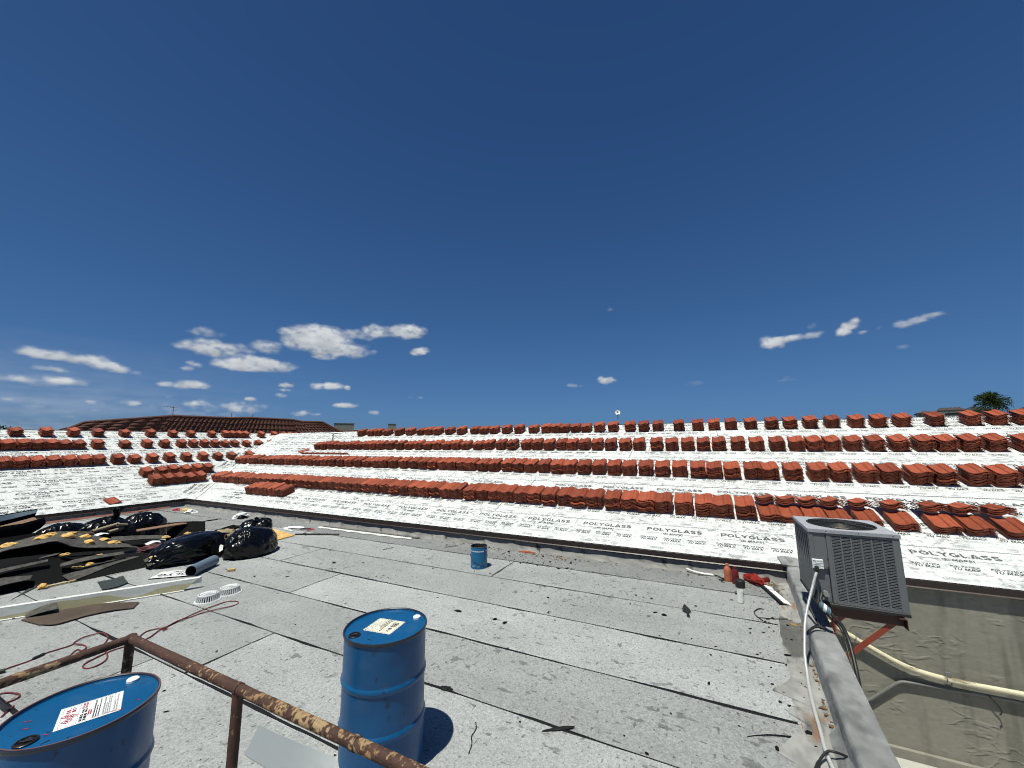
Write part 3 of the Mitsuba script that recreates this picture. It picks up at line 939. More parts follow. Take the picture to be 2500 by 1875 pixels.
put(mesh(grid(lambda A, B: q, np.arange(140.0), np.arange(2.0), close=0.004), 'trim_pale'), st)
st = thing('grey_metal_strip', 'long flat grey strip lying against the foot of the right eave', 'metal strip')
put(mesh(moved(box(-1.55, 1.55, -0.03, 0.03, 0, 0.03, 0.004), tr(-7.6, 7.33, 0.01) @ rz(0.02)), 'conduit_grey'), st)

# ------------------------------------------------------------------ roof tiles in stacks
TOPL = [(0, .034), (.012, .032), (.040, .017), (.085, .006), (.130, .008), (.166, .016), (.172, .007), (.182, .027), (.210, .043), (.236, .050), (.243, .036), (.253, .036),
        (.260, .050), (.286, .044), (.310, .030), (.330, .014)]
TW, TL, TT, STEP = 0.33, 0.43, 0.0115, 0.0300


def tile_mesh(simple=False):
    pts = [p for i, p in enumerate(TOPL) if not (simple and i in (1, 6, 10, 11))]
    x = np.array([p[0] for p in pts])
    z = np.array([p[1] for p in pts])
    xb = np.array([0, .04, .085, .13, .166, .182, .210, .25, .286, .310, .33])
    zb = np.interp(xb, [p[0] for p in TOPL if p[0] not in (.243, .253, .172)], [p[1] for p in TOPL if p[0] not in (.243, .253, .172)]) - TT
    ring_ = np.vstack([np.stack([x, z], 1), np.stack([xb[::-1], zb[::-1]], 1)])
    n = len(ring_)
    v = np.vstack([np.stack([ring_[:, 0], 0 * ring_[:, 0] + y, ring_[:, 1]], 1) for y in (0, TL)])
    k = np.arange(n)
    side = np.vstack([np.stack([k, k + n, (k + 1) % n + n], 1), np.stack([k, (k + 1) % n + n, (k + 1) % n], 1)])
    vv, ff = trimesh.creation.triangulate_polygon(Polygon(ring_), engine='earcut')
    d = ((vv[:, None] - ring_[None]) ** 2).sum(-1).argmin(1)
    cap = d[ff]
    a = ring_[cap]
    ar = (a[:, 1, 0] - a[:, 0, 0]) * (a[:, 2, 1] - a[:, 0, 1]) - (a[:, 2, 0] - a[:, 0, 0]) * (a[:, 1, 1] - a[:, 0, 1])
    cap = np.where((ar > 0)[:, None], cap, cap[:, ::-1])
    m = trimesh.Trimesh(v, np.vstack([side, cap, cap[:, ::-1] + n]), process=False)
    m.fix_normals()
    return m


TILE = tile_mesh()
TILE_PLY = [mesh(TILE, f'clay_{i}', 32) for i in range(3)]
SIMPLE = tile_mesh(True)


def tile_places(n, r, slip=False):
    out = []
    for k in range(n):
        dx, dy, yaw = r.normal(0, 0.006), r.normal(0, 0.007), r.normal(0, 0.014)
        if slip and k == n // 2 - 1:
            dy -= 0.035
        if r.random() < 0.10:
            dy -= 0.022 * r.random()
        out.append(tr(dx, dy, TT + 0.002 + STEP * k) @ rz(yaw))
    return out


def far_ply(n, seed):
    r = np.random.default_rng(seed)
    return mesh(cat([moved(SIMPLE, m) for m in tile_places(n, r)]), f'clay_{seed % 3}', 32)


FAR = [far_ply(n, 40 + i) for i, n in enumerate((9, 9, 9, 8, 9, 8))]
ORD = ['first', 'second', 'third', 'fourth', 'fifth', 'sixth', 'seventh', 'eighth', 'ninth', 'tenth', 'eleventh', 'twelfth']


def nth(i):
    if i < 12:
        return ORD[i]
    s = {1: 'st', 2: 'nd', 3: 'rd'}.get((i + 1) % 10 if (i + 1) // 10 != 1 else 0, 'th')
    return f'{i + 1}{s}'


r_st = np.random.default_rng(19)


def stack(F, a, u, label, group, n=9, yaw=0.0, detail=True):
    key = thing('tile_stack', label, 'tile stack', group)
    base = F @ tr(a, u, 0.011) @ rz(yaw + r_st.normal(0, 0.012))
    if not detail:
        put(FAR[int(r_st.integers(6))], key, to=M4(base))
        return key
    v0 = int(r_st.integers(3))
    for k, m in enumerate(tile_places(n, r_st, r_st.random() < 0.35)):
        v = v0 if r_st.random() < 0.75 else int(r_st.integers(3))
        put(TILE_PLY[v], key, 'roof_tile', to=M4(base @ m))
    return key


def leaning(a, u, label, group):
    """Lower tiles flat, the upper ones slid back up the slope and tipped on top of them."""
    key = thing('tile_stack', label, 'tile stack', group)
    base = FR @ tr(a, u, 0.011) @ rz(r_st.normal(0, 0.015))
    for k, m in enumerate(tile_places(4, r_st)):
        put(TILE_PLY[int(r_st.integers(3))], key, 'roof_tile', to=M4(base @ m))
    up = base @ tr(-0.01, 0.385, 0.158) @ rx(math.radians(-19))
    for k, m in enumerate(tile_places(4, r_st)):
        put(TILE_PLY[int(r_st.integers(3))], key, 'roof_tile', to=M4(up @ m))


R1 = [-17.67, -17.3, -16.92, -16.55, -16.18, -15.8, -15.43, -15.06, -14.68, -14.31, -13.94, -13.56, -13.19, -12.81, -12.44, -12.07, -11.69, -11.32, -10.95, -10.57, -10.2, -9.83, -9.45, -9.08, -8.71, -8.33, -7.96, -7.6, -7.25, -6.89, -6.52, -6.17, -5.74, -5.37, -5.01, -4.66, -4.28, -3.93, -3.56, -3.17, -2.83, -2.47, -2.06, -1.71, -1.36, -1.02, -0.63, -0.25, 0.09, 0.46]
TWO = [0.85, 1.19, 1.53, 1.88, 2.28, 2.73, 3.22, 3.59, 4.01]
R2 = [-19.47, -19.02, -18.53, -18.15, -17.69, -17.25, -16.73, -16.33, -15.91, -15.45, -14.97, -14.51, -14.09, -13.68, -13.24, -12.75, -12.31, -11.82, -11.4, -10.93, -10.57, -10.11, -9.64, -9.17, -8.77, -8.36, -7.96, -7.59, -7.2, -6.85, -6.42, -6.02, -5.58, -5.18, -4.8, -4.38, -3.98, -3.61, -3.2, -2.79, -2.37, -1.98, -1.57, -1.17, -0.76, -0.35, 0.01, 0.39, 0.8, 1.14, 1.57, 2.03, 2.41, 2.83, 3.21, 3.63, 4.01, 4.46, 4.82, 5.25]
R3 = [-16.53, -16.07, -15.62, -15.15, -14.7, -14.26, -13.83, -13.37, -12.99, -12.55, -12.04, -11.49, -11.03, -10.53, -10.06, -9.6, -9.15, -8.71, -8.28, -7.73, -7.28, -6.78, -6.32, -5.76, -5.35, -4.91, -4.47, -4.1, -3.69, -3.26, -2.83, -2.38, -1.96, -1.45, -1.03, -0.6, -0.18, 0.22, 0.68, 1.12, 1.59, 2.01, 2.39, 2.76, 3.18, 3.6, 4.04, 4.46, 4.85, 5.24, 5.65, 6.1]
R4 = [-15.78, -15.14, -14.63, -14.09, -13.33, -12.64, -11.97, -11.52, -11.03, -10.38, -9.73, -9.05, -8.58, -8.09, -7.49, -6.92, -6.28, -5.73, -5.31, -4.96, -4.53, -4.11, -3.62, -3.11, -2.51, -2.04, -1.57, -0.89, -0.31, 0.17, 0.66, 1.21, 1.77, 2.24, 2.75, 3.26, 3.82, 4.3, 4.81, 5.48, 6.17, 6.63, 7.08]
L1 = [4.73, 5.5, 6.26, 6.99, 7.86, 8.79, 9.64, 10.4, 11.36, 12.02, 12.36, 12.71, 13.05, 13.94, 14.73]
L1B = [(15.31, 0), (15.77, 1), (16.17, 0), (16.61, 1), (16.98, 0), (18.11, 0), (19.33, 0)]
L2 = [3.58, 3.93, 4.28, 4.64, 4.99, 5.34, 5.68, 6.05, 6.57, 7.41, 8.15, 8.77, 9.41, 9.88, 10.35, 10.80, 11.26, 11.73, 12.3, 12.95, 13.64, 14.54, 15.18, 15.68, 16.16, 16.71, 17.39]
L3 = [3.2, 3.57, 3.92, 4.26, 4.62, 5.0, 5.37, 5.75, 6.13, 6.66, 7.16, 7.72, 8.29, 8.89, 9.51, 10.12, 10.71, 11.52, 12.26, 13.03, 13.73]
LA = [7.06, 7.5, 7.88, 8.3, 8.71, 9.08]
LB = [7.03, 7.41, 7.76, 8.12, 8.47]


def depth(F, a, u):
    p = (F @ np.array([a, u, 0, 1]))[:3] - np.array([0, 0, EYE])
    return float(p @ FWD)


def row(F, A_, u, where, group, end_hi, end_lo):
    n = len(A_)
    for i, a in enumerate(A_):
        j = n - 1 - i
        which = f'{nth(j)} from {end_hi}' if j < n / 2 else f'{nth(i)} from {end_lo}'
        near = depth(F, a, u) < 14.2
        stack(F, a, u + r_st.normal(0, 0.010), f'stack of clay roof tiles, {which} in {where}', group, detail=near)


for i, a in enumerate(TWO):
    leaning(a, 1.30, f'split tile stack with its upper tiles slid uphill, {nth(i)} from left, lowest right row', 'split tile stacks in the lowest right row')
row(FR, R1, 1.32, 'lowest long row, right slope', 'tile stacks, lowest row of the right slope', 'right', 'left')
row(FR, R2, 3.19, 'second row up, right slope', 'tile stacks, second row of the right slope', 'right', 'left')
row(FR, R3, 5.10, 'third row up, right slope', 'tile stacks, third row of the right slope', 'right', 'left')
row(FR, R4, 7.06, 'top row, right slope', 'tile stacks, top row of the right slope', 'right', 'left')
for i, a in enumerate([-14.22, -13.80, -13.38, -12.96, -12.56]):
    stack(FR, a, 0.63, f'tile stack, {nth(i)} from left in the short group in front of the lowest right row', 'tile stacks in the short front group', yaw=0.03, detail=False)
row(FL, LB, 1.36, 'lowest short row, left slope', 'tile stacks, lowest short row of the left slope', 'right', 'left')
row(FL, LA, 2.24, 'second short row, left slope', 'tile stacks, second short row of the left slope', 'right', 'left')
row(FL, L3, 3.68, 'lowest long row, left slope', 'tile stacks, lowest long row of the left slope', 'right', 'left')
row(FL, L2, 5.52, 'middle long row, left slope', 'tile stacks, middle long row of the left slope', 'right', 'left')
row(FL, L1, 7.10, 'top row, left slope', 'tile stacks, top row of the left slope', 'its bundled right end', 'left')
# rounded ridge caps stacked among the last of the top row
a = np.radians(np.linspace(0, 180, 11))
capm = []
for k in range(7):
    q = np.stack([np.stack([0.17 - 0.155 * np.cos(a), 0 * a + y, 0.02 + 0.13 * np.sin(a) + 0.024 * k], -1) for y in (0.0, 0.42)], 1)
    capm.append(grid(lambda U, V: q, a, np.arange(2.0), close=-0.014))
CAP = mesh(cat(capm), 'clay_ridge', 40)
for i, (aa, kind) in enumerate(L1B):
    if kind:
        key = thing('ridge_cap_stack', f'stack of rounded orange ridge caps, {"left" if i == 1 else "right"} one of two in the top left row', 'tile stack', 'stacked ridge caps')
        put(CAP, key, to=M4(FL @ tr(aa, 7.02, 0.011)))
    else:
        stack(FL, aa, 7.10, f'stack of clay roof tiles, {nth(len(L1B) - 1 - i)} from the right end of the top left row', 'tile stacks, right end of the top left row', detail=False)
lt = thing('loose_roof_tile', 'single red clay roof tile lying near the left eave', 'roof tile')
put(TILE_PLY[0], lt, to=M4(FL @ tr(5.60, 0.16, 0.022) @ rz(0.12)))
lt = thing('loose_roof_tile', 'clay tile slipped out beside a stack in the third row', 'roof tile')
put(TILE_PLY[1], lt, to=M4(FR @ tr(-3.63 - 0.10, 3.12, 0.012) @ rz(0.35)))
lt = thing('loose_roof_tile', 'single tile lying by the scalloped strip near the valley', 'roof tile')
put(TILE_PLY[2], lt, to=M4(FR @ tr(-17.25, 4.75, 0.022) @ rz(-0.3)))
vp = thing('vent_pipe', 'thin dark T-shaped roof vent pipe near the top of the valley', 'vent pipe')
b = R(-16.68, 6.25, 0)
put(mesh(tube([b, b + [0, 0, 0.42]], 0.030, 8), 'metal_grey'), vp, 'pipe')
put(mesh(tube([b + [-0.22, 0.05, 0.425], b + [0.55, -0.10, 0.40]], 0.020, 8), 'metal_grey'), vp, 'crossbar')

# ------------------------------------------------------------------ air conditioner on its bracket
ac = thing('air_conditioner', 'grey louvered outdoor air conditioner unit on a red bracket beside the parapet', 'air conditioner')
X0, X1, Y0, Y1, Z0, Z1 = 0.945, 1.685, 5.33, 6.10, 0.505, 1.245
for q in ((X0, X0 + 0.035, Y0, Y0 + 0.035), (X1 - 0.06, X1, Y0, Y0 + 0.035), (X0, X0 + 0.035, Y1 - 0.035, Y1), (X1 - 0.035, X1, Y1 - 0.035, Y1)):
    put(mesh(box(*q, Z0, Z1 - 0.03, 0.004), 'ac_paint'), ac, 'corner_post')
put(mesh(box(X0 + 0.035, X0 + 0.145, Y0 + 0.006, Y0 + 0.03, Z0 + 0.34, Z1 - 0.03, 0.002), 'ac_paint'), ac, 'access_panel')
put(mesh(box(X0 + 0.036, X0 + 0.144, Y0 + 0.03, Y0 + 0.045, Z0 + 0.0, Z0 + 0.34, 0.002), 'ac_paint'), ac, 'valve_recess')
put(mesh(box(X0 + 0.148, X1 - 0.06, Y0 + 0.030, Y0 + 0.05, Z0 + 0.01, Z1 - 0.03), 'coil_fins'), ac, 'coil')
put(mesh(box(X0 + 0.148, X0 + 0.182, Y0 + 0.002, Y0 + 0.03, Z0 + 0.005, Z1 - 0.032, 0.002), 'ac_paint'), ac, 'panel_edge')
put(mesh(box(X0 + 0.182, X1 - 0.06, Y0 + 0.004, Y0 + 0.03, Z1 - 0.062, Z1 - 0.032, 0.002), 'ac_paint'), ac, 'panel_edge')
put(mesh(box(X0 + 0.182, X1 - 0.06, Y0 + 0.004, Y0 + 0.03, Z0 + 0.002, Z0 + 0.030, 0.002), 'ac_paint'), ac, 'panel_edge')
NC, NR = 6, 44
gx0, gx1, gz0, gz1 = X0 + 0.182, X1 - 0.06, Z0 + 0.030, Z1 - 0.062
cw = (gx1 - gx0) / NC
sl = trimesh.Trimesh([[0, 0.006, 0], [0, 0.020, 0.0085], [0, 0.018, 0.0125], [0, 0.002, 0.0050], [cw - 0.014, 0.006, 0], [cw - 0.014, 0.020, 0.0085], [cw - 0.014, 0.018, 0.0125], [cw - 0.014, 0.002, 0.0050]],
                     [[0, 1, 5], [0, 5, 4], [1, 2, 6], [1, 6, 5], [2, 3, 7], [2, 7, 6], [3, 0, 4], [3, 4, 7], [0, 3, 2], [0, 2, 1], [4, 5, 6], [4, 6, 7]], process=False)
SLAT = mesh(sl, 'ac_paint')
for c in range(NC):
    pn = put(mesh(box(gx0 + cw * c, gx0 + cw * c + 0.014, Y0 + 0.004, Y0 + 0.028, gz0, gz1, 0.002), 'ac_paint'), ac, 'louver_panel')
    for k in range(NR):
        put(SLAT, pn, 'slat', to=M4(tr(gx0 + cw * c + 0.014, Y0, gz0 + (gz1 - gz0) * k / NR)))
put(mesh(box(X0 + 0.03, X0 + 0.05, Y0 + 0.035, Y1 - 0.035, Z0 + 0.01, Z1 - 0.03), 'ac_dark'), ac, 'coil')
for k in range(7):
    y = Y0 + 0.06 + k * 0.10
    put(mesh(box(X0, X0 + 0.03, y, y + 0.030, Z0, Z1 - 0.03, 0.004), 'ac_paint'), ac, 'side_bar')
put(mesh(box(X1 - 0.03, X1 - 0.004, Y0 + 0.035, Y1 - 0.035, Z0, Z1 - 0.03), 'ac_paint'), ac, 'side_panel')
put(mesh(box(X0 + 0.035, X1 - 0.035, Y1 - 0.03, Y1 - 0.004, Z0, Z1 - 0.03), 'ac_paint'), ac, 'back_panel')
put(mesh(box(X0 - 0.004, X1 + 0.004, Y0 - 0.004, Y1 + 0.004, Z0 - 0.035, Z0 + 0.0, 0.006), 'ac_dark'), ac, 'base_pan')
# lid with its round fan opening
cx, cy, rr = (X0 + X1) / 2, (Y0 + Y1) / 2, 0.295
g = shapely.box(X0 - 0.006, Y0 - 0.006, X1 + 0.006, Y1 + 0.006).buffer(0.004).difference(shapely.Point(cx, cy).buffer(rr, 32))
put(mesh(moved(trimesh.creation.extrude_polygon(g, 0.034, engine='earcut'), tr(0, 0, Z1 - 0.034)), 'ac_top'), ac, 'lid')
put(mesh(moved(lathe([(rr + 0.012, 0.0), (rr + 0.012, 0.006), (rr - 0.004, 0.006), (rr - 0.012, -0.05), (rr - 0.012, -0.26), (0.0, -0.26)], 56), tr(cx, cy, Z1)), 'ac_dark', 40), ac, 'fan_shroud')
put(mesh(moved(lathe([(0.0, 0.0), (0.085, 0.0), (0.095, -0.012), (0.095, -0.12), (0.0, -0.12)], 28), tr(cx, cy, Z1 - 0.045)), 'motor_rust', 40), ac, 'fan_motor')
for k in range(3):
    t = np.linspace(0.08, rr - 0.03, 8)
    ph = 2.1 * k + 0.5
    q = np.stack([np.stack([cx + t * np.cos(ph + s * 0.42 * (0.6 + t)), cy + t * np.sin(ph + s * 0.42 * (0.6 + t)), Z1 - 0.15 + 0.045 * s + 0 * t], -1) for s in (-1, -0.3, 0.3, 1)], 1)
    put(mesh(grid(lambda U, V: q, t, np.arange(4.0), close=0.004), 'fan_dark', 40), ac, 'fan_blade')
wires = []
for k in range(10):
    rad = 0.06 + k * 0.0262
    an = np.linspace(0, 2 * np.pi, 49)
    wires.append(tube(np.stack([cx + rad * np.cos(an), cy + rad * np.sin(an), Z1 + 0.008 + 0.010 * (1 - (rad / rr) ** 2) + 0 * an], -1), 0.0022, 5, caps=False))
for k in range(8):
    an = np.pi * k / 4 + 0.2
    wires.append(tube([[cx + 0.05 * math.cos(an), cy + 0.05 * math.sin(an), Z1 + 0.022], [cx + (rr + 0.008) * math.cos(an), cy + (rr + 0.008) * math.sin(an), Z1 + 0.008]], 0.0028, 5))
put(mesh(cat(wires), 'fan_dark'), ac, 'fan_guard', kind='stuff')
for k, (x, z) in enumerate([(X0 + 0.15, Z1 - 0.018), (X0 + 0.42, Z1 - 0.018), (X1 - 0.05, Z1 - 0.018), (X0 + 0.140, Z0 + 0.44), (X0 + 0.138, Z0 + 0.36), (X0 + 0.14, Z1 - 0.07)]):
    put(mesh(moved(lathe([(0.006, 0), (0.006, 0.004), (0, 0.005)], 8), frame([x, Y0 - 0.006 if z > Z1 - 0.05 else Y0 + 0.004, z], [1, 0, 0], [0, 0, 1])), 'ac_dark'), ac, 'screw')
dis = put(mesh(box(X0 + 0.002, X0 + 0.098, Y0 - 0.012, Y0 + 0.004, Z0 + 0.335, Z0 + 0.430, 0.003), 'label_white'), ac, 'data_plate')
for k, (a, b, h, w) in enumerate([(0.03, 0.055, 0.405, 0.010), (0.06, 0.118, 0.408, 0.006), (0.045, 0.118, 0.388, 0.004), (0.035, 0.10, 0.374, 0.005), (0.05, 0.118, 0.362, 0.004), (0.035, 0.09, 0.350, 0.006), (0.03, 0.07, 0.338, 0.004)]):
    a, b = a - 0.022, b - 0.022
    q = np.array([[X0 + a, Y0 - 0.0128, Z0 + h], [X0 + b, Y0 - 0.0128, Z0 + h], [X0 + b, Y0 - 0.0128, Z0 + h + w], [X0 + a, Y0 - 0.0128, Z0 + h + w]])
    put(mesh((q, [[0, 1, 2, 3]]), 'ink_blue' if k == 3 else 'ink_grey' if k % 2 else 'ink'), dis, 'print_line')
put(mesh(moved(lathe([(0.0, 0.03), (0.018, 0.03), (0.018, -0.02), (0.013, -0.02), (0.013, -0.045), (0, -0.045)], 14), tr(X0 + 0.030, Y0 - 0.040, Z0 + 0.335)), 'ac_dark', 40), ac, 'conduit_fitting')
put(mesh(cat([tube([[X0 + 0.085, Y0 + 0.02, Z0 + 0.10], [X0 + 0.085, Y0 - 0.03, Z0 + 0.10]], 0.020, 12), tube([[X0 + 0.085, Y0 - 0.03, Z0 + 0.10], [X0 + 0.085, Y0 - 0.055, Z0 + 0.10]], 0.027, 6), tube([[X0 + 0.055, Y0 + 0.02, Z0 + 0.05], [X0 + 0.055, Y0 - 0.035, Z0 + 0.05]], 0.013, 10)]), 'bare_wire'), ac, 'service_valve')

br = thing('wall_bracket', 'red oxide angle iron bracket under the air conditioner', 'bracket')
WX = 1.075                                          # outer face of the parapet here
for y in (5.36, 6.05):
    put(mesh(cat([box(1.00, 1.64, y, y + 0.006, 0.375, 0.455), box(1.00, 1.64, y, y + 0.055, 0.449, 0.455)]), 'bracket_dark'), br, 'arm')
    d = np.array([[1.56, y + 0.02, 0.385], [1.10, y + 0.02, -0.06]])
    ax_ = d[1] - d[0]
    put(mesh(moved(cat([box(0, np.linalg.norm(ax_), -0.024, 0.024, -0.003, 0.003), box(0, np.linalg.norm(ax_), -0.024, -0.018, -0.003, 0.04)]), frame(d[0], ax_, [ax_[2], 0, -ax_[0]])), 'bracket_red'), br, 'brace')
    put(mesh(box(1.075 + (y - 5.36) * 0.07, 1.085 + (y - 5.36) * 0.07, y - 0.02, y + 0.05, -0.25, 0.40), 'bracket_red'), br, 'wall_plate')
put(mesh(cat([box(1.64, 1.646, 5.30, 6.12, 0.36, 0.456), box(1.59, 1.64, 5.30, 6.12, 0.4555, 0.461)]), 'bracket_dark'), br, 'cross_bar')
put(mesh(box(1.02, 1.60, 5.345, 5.40, 0.456, 0.470), 'bracket_dark'), br, 'cross_bar')

cd = thing('metal_conduit', 'shiny flexible metal conduit running from the air conditioner along the parapet foot', 'conduit')
path = [(0.975, 5.29, 0.81), (0.955, 5.28, 0.78), (0.90, 5.24, 0.64), (0.83, 5.16, 0.475), (0.783, 5.06, 0.37), (0.748, 4.95, 0.26), (0.72, 4.85, 0.15), (0.700, 4.70, 0.07), (0.675, 4.50, 0.030), (0.648, 4.21, 0.028), (0.630, 3.94, 0.028), (0.612, 3.72, 0.030), (0.618, 3.50, 0.03), (0.66, 3.20, 0.03), (0.70, 2.7, 0.03)]
sp_ = smooth_path(path, 40)
dl = np.r_[0, np.cumsum(np.linalg.norm(np.diff(sp_, axis=0), axis=1))]
fine = np.linspace(0, dl[-1], int(dl[-1] / 0.004))
sp2 = np.stack([np.interp(fine, dl, sp_[:, k]) for k in range(3)], 1)
put(mesh(tube(sp2, 0.0125 + 0.0016 * np.sin(fine / 0.012 * 2 * np.pi), 10), 'galv', True), cd)
cb = thing('black_cable', 'black cable looped over the metal conduit at the bottom of the picture', 'cable')
put(mesh(tube(smooth_path([(0.40, 3.30, 0.012), (0.49, 3.46, 0.02), (0.545, 3.575, 0.035), (0.61, 3.655, 0.062), (0.665, 3.66, 0.07), (0.73, 3.59, 0.10), (0.80, 3.42, 0.20), (0.84, 3.2, 0.25)]), [0.014] * 8 + [0.011] * 8 + [0.008] * 41, 8), 'black_rubber', True), cb)
ls = thing('refrigerant_line', 'black insulated refrigerant line dropping from the air conditioner over the parapet', 'pipe')
put(mesh(tube(smooth_path([(1.0, 5.32, 0.60), (0.975, 5.27, 0.53), (1.03, 5.20, 0.45), (1.10, 5.16, 0.36), (1.125, 5.10, 0.26), (1.122, 5.0, 0.16), (1.112, 4.90, 0.05), (1.105, 4.84, -0.08), (1.10, 4.80, -0.3)]), 0.017, 10), 'black_rubber', True), ls, 'insulated_line')
put(mesh(tube(smooth_path([(0.955, 5.33, 0.62), (0.93, 5.29, 0.53), (0.99, 5.24, 0.44), (1.085, 5.17, 0.33), (1.10, 5.10, 0.22), (1.095, 5.0, 0.12), (1.09, 4.9, 0.0), (1.085, 4.84, -0.2)]), 0.008, 8), 'black_rubber', True), ls, 'thin_line')
put(mesh(moved(lathe([(0, -0.058), (0.012, -0.056), (0.034, -0.044), (0.036, 0.044), (0.012, 0.056), (0, 0.058)], 20), frame([0.992, 5.215, 0.487], [0.2, 0.5, 0.5], [0, 1, -0.6], [0.72, -0.35, -0.55])), 'drier_blue', 40), ls, 'filter_drier')
put(mesh(moved(lathe([(0.0368, -0.022), (0.0372, 0.008)], 20), frame([0.992, 5.215, 0.487], [0.2, 0.5, 0.5], [0, 1, -0.6], [0.72, -0.35, -0.55])), 'label_white', 40), ls, 'drier_label')
for p0 in ([(0.90, 5.6, 0.44), (0.925, 5.42, 0.32), (0.955, 5.30, 0.255)], [(0.80, 5.12, 0.245), (0.84, 5.18, 0.27), (0.90, 5.24, 0.285), (0.98, 5.25, 0.28)]):
    put(mesh(tube(smooth_path(p0), 0.012, 8), 'black_rubber', True), ls, 'rubber_sleeve')

# pipes on the stucco wall
pv = thing('cream_pipe', 'stained cream plastic pipe sagging along the stucco wall', 'pipe')
put(mesh(tube(smooth_path([(0.9, 7.54, -0.05), (1.2, 7.54, -0.26), (1.50, 7.54, -0.49), (1.72, 7.54, -0.615), (1.98, 7.54, -0.755), (2.17, 7.54, -0.845), (2.36, 7.54, -0.905), (2.62, 7.54, -0.94), (2.9, 7.54, -0.95), (3.31, 7.54, -0.95), (4.5, 7.54, -0.95), (9, 7.54, -0.95)]), 0.031, 14), 'pvc_cream', True), pv, 'pipe')
for x, z in ((1.74, -0.62), (2.64, -0.94), (3.9, -0.95), (5.2, -0.95)):
    put(mesh(moved(cat([tube([[0.036 * math.cos(k), 0.036 * math.sin(k), 0.0] for k in np.linspace(0.4, 2 * np.pi + 0.4, 20)], 0.006, 6), box(-0.010, 0.010, -0.07, 0.085, 0.045, 0.052), box(-0.009, 0.009, 0.035, 0.085, -0.004, 0.048)]), frame([x, 7.54, z], [0.95, 0, -0.3 if x < 2 else -0.02], [0.0, 0.0, 1.0]) @ np.array([[0, 0, 1, 0], [0, 1, 0, 0], [-1, 0, 0, 0], [0, 0, 0, 1.0]])), 'metal_grey'), pv, 'pipe_clamp')
gc = thing('grey_conduit', 'bent grey conduit on the stucco wall below the cream pipe', 'conduit')
put(mesh(tube(smooth_path([(1.62, 7.575, -1.58), (1.83, 7.575, -1.41), (2.05, 7.575, -1.21), (2.15, 7.575, -1.125), (2.22, 7.575, -1.095), (2.36, 7.575, -1.085), (2.7, 7.575, -1.075), (3.09, 7.575, -1.065), (3.33, 7.575, -1.06), (9, 7.575, -1.05)]), 0.019, 12), 'conduit_grey', True), gc)
hw = thing('dangling_wire', 'short dark cable tie hanging from the grey conduit', 'cable')
put(mesh(tube(smooth_path([(3.02, 7.555, -1.05), (3.06, 7.55, -1.10), (3.10, 7.55, -1.16), (3.11, 7.55, -1.22), (3.09, 7.55, -1.25)]), 0.007, 6), 'black_rubber', True), hw)

# ------------------------------------------------------------------ drums
DR, DH = 0.2925, 0.88


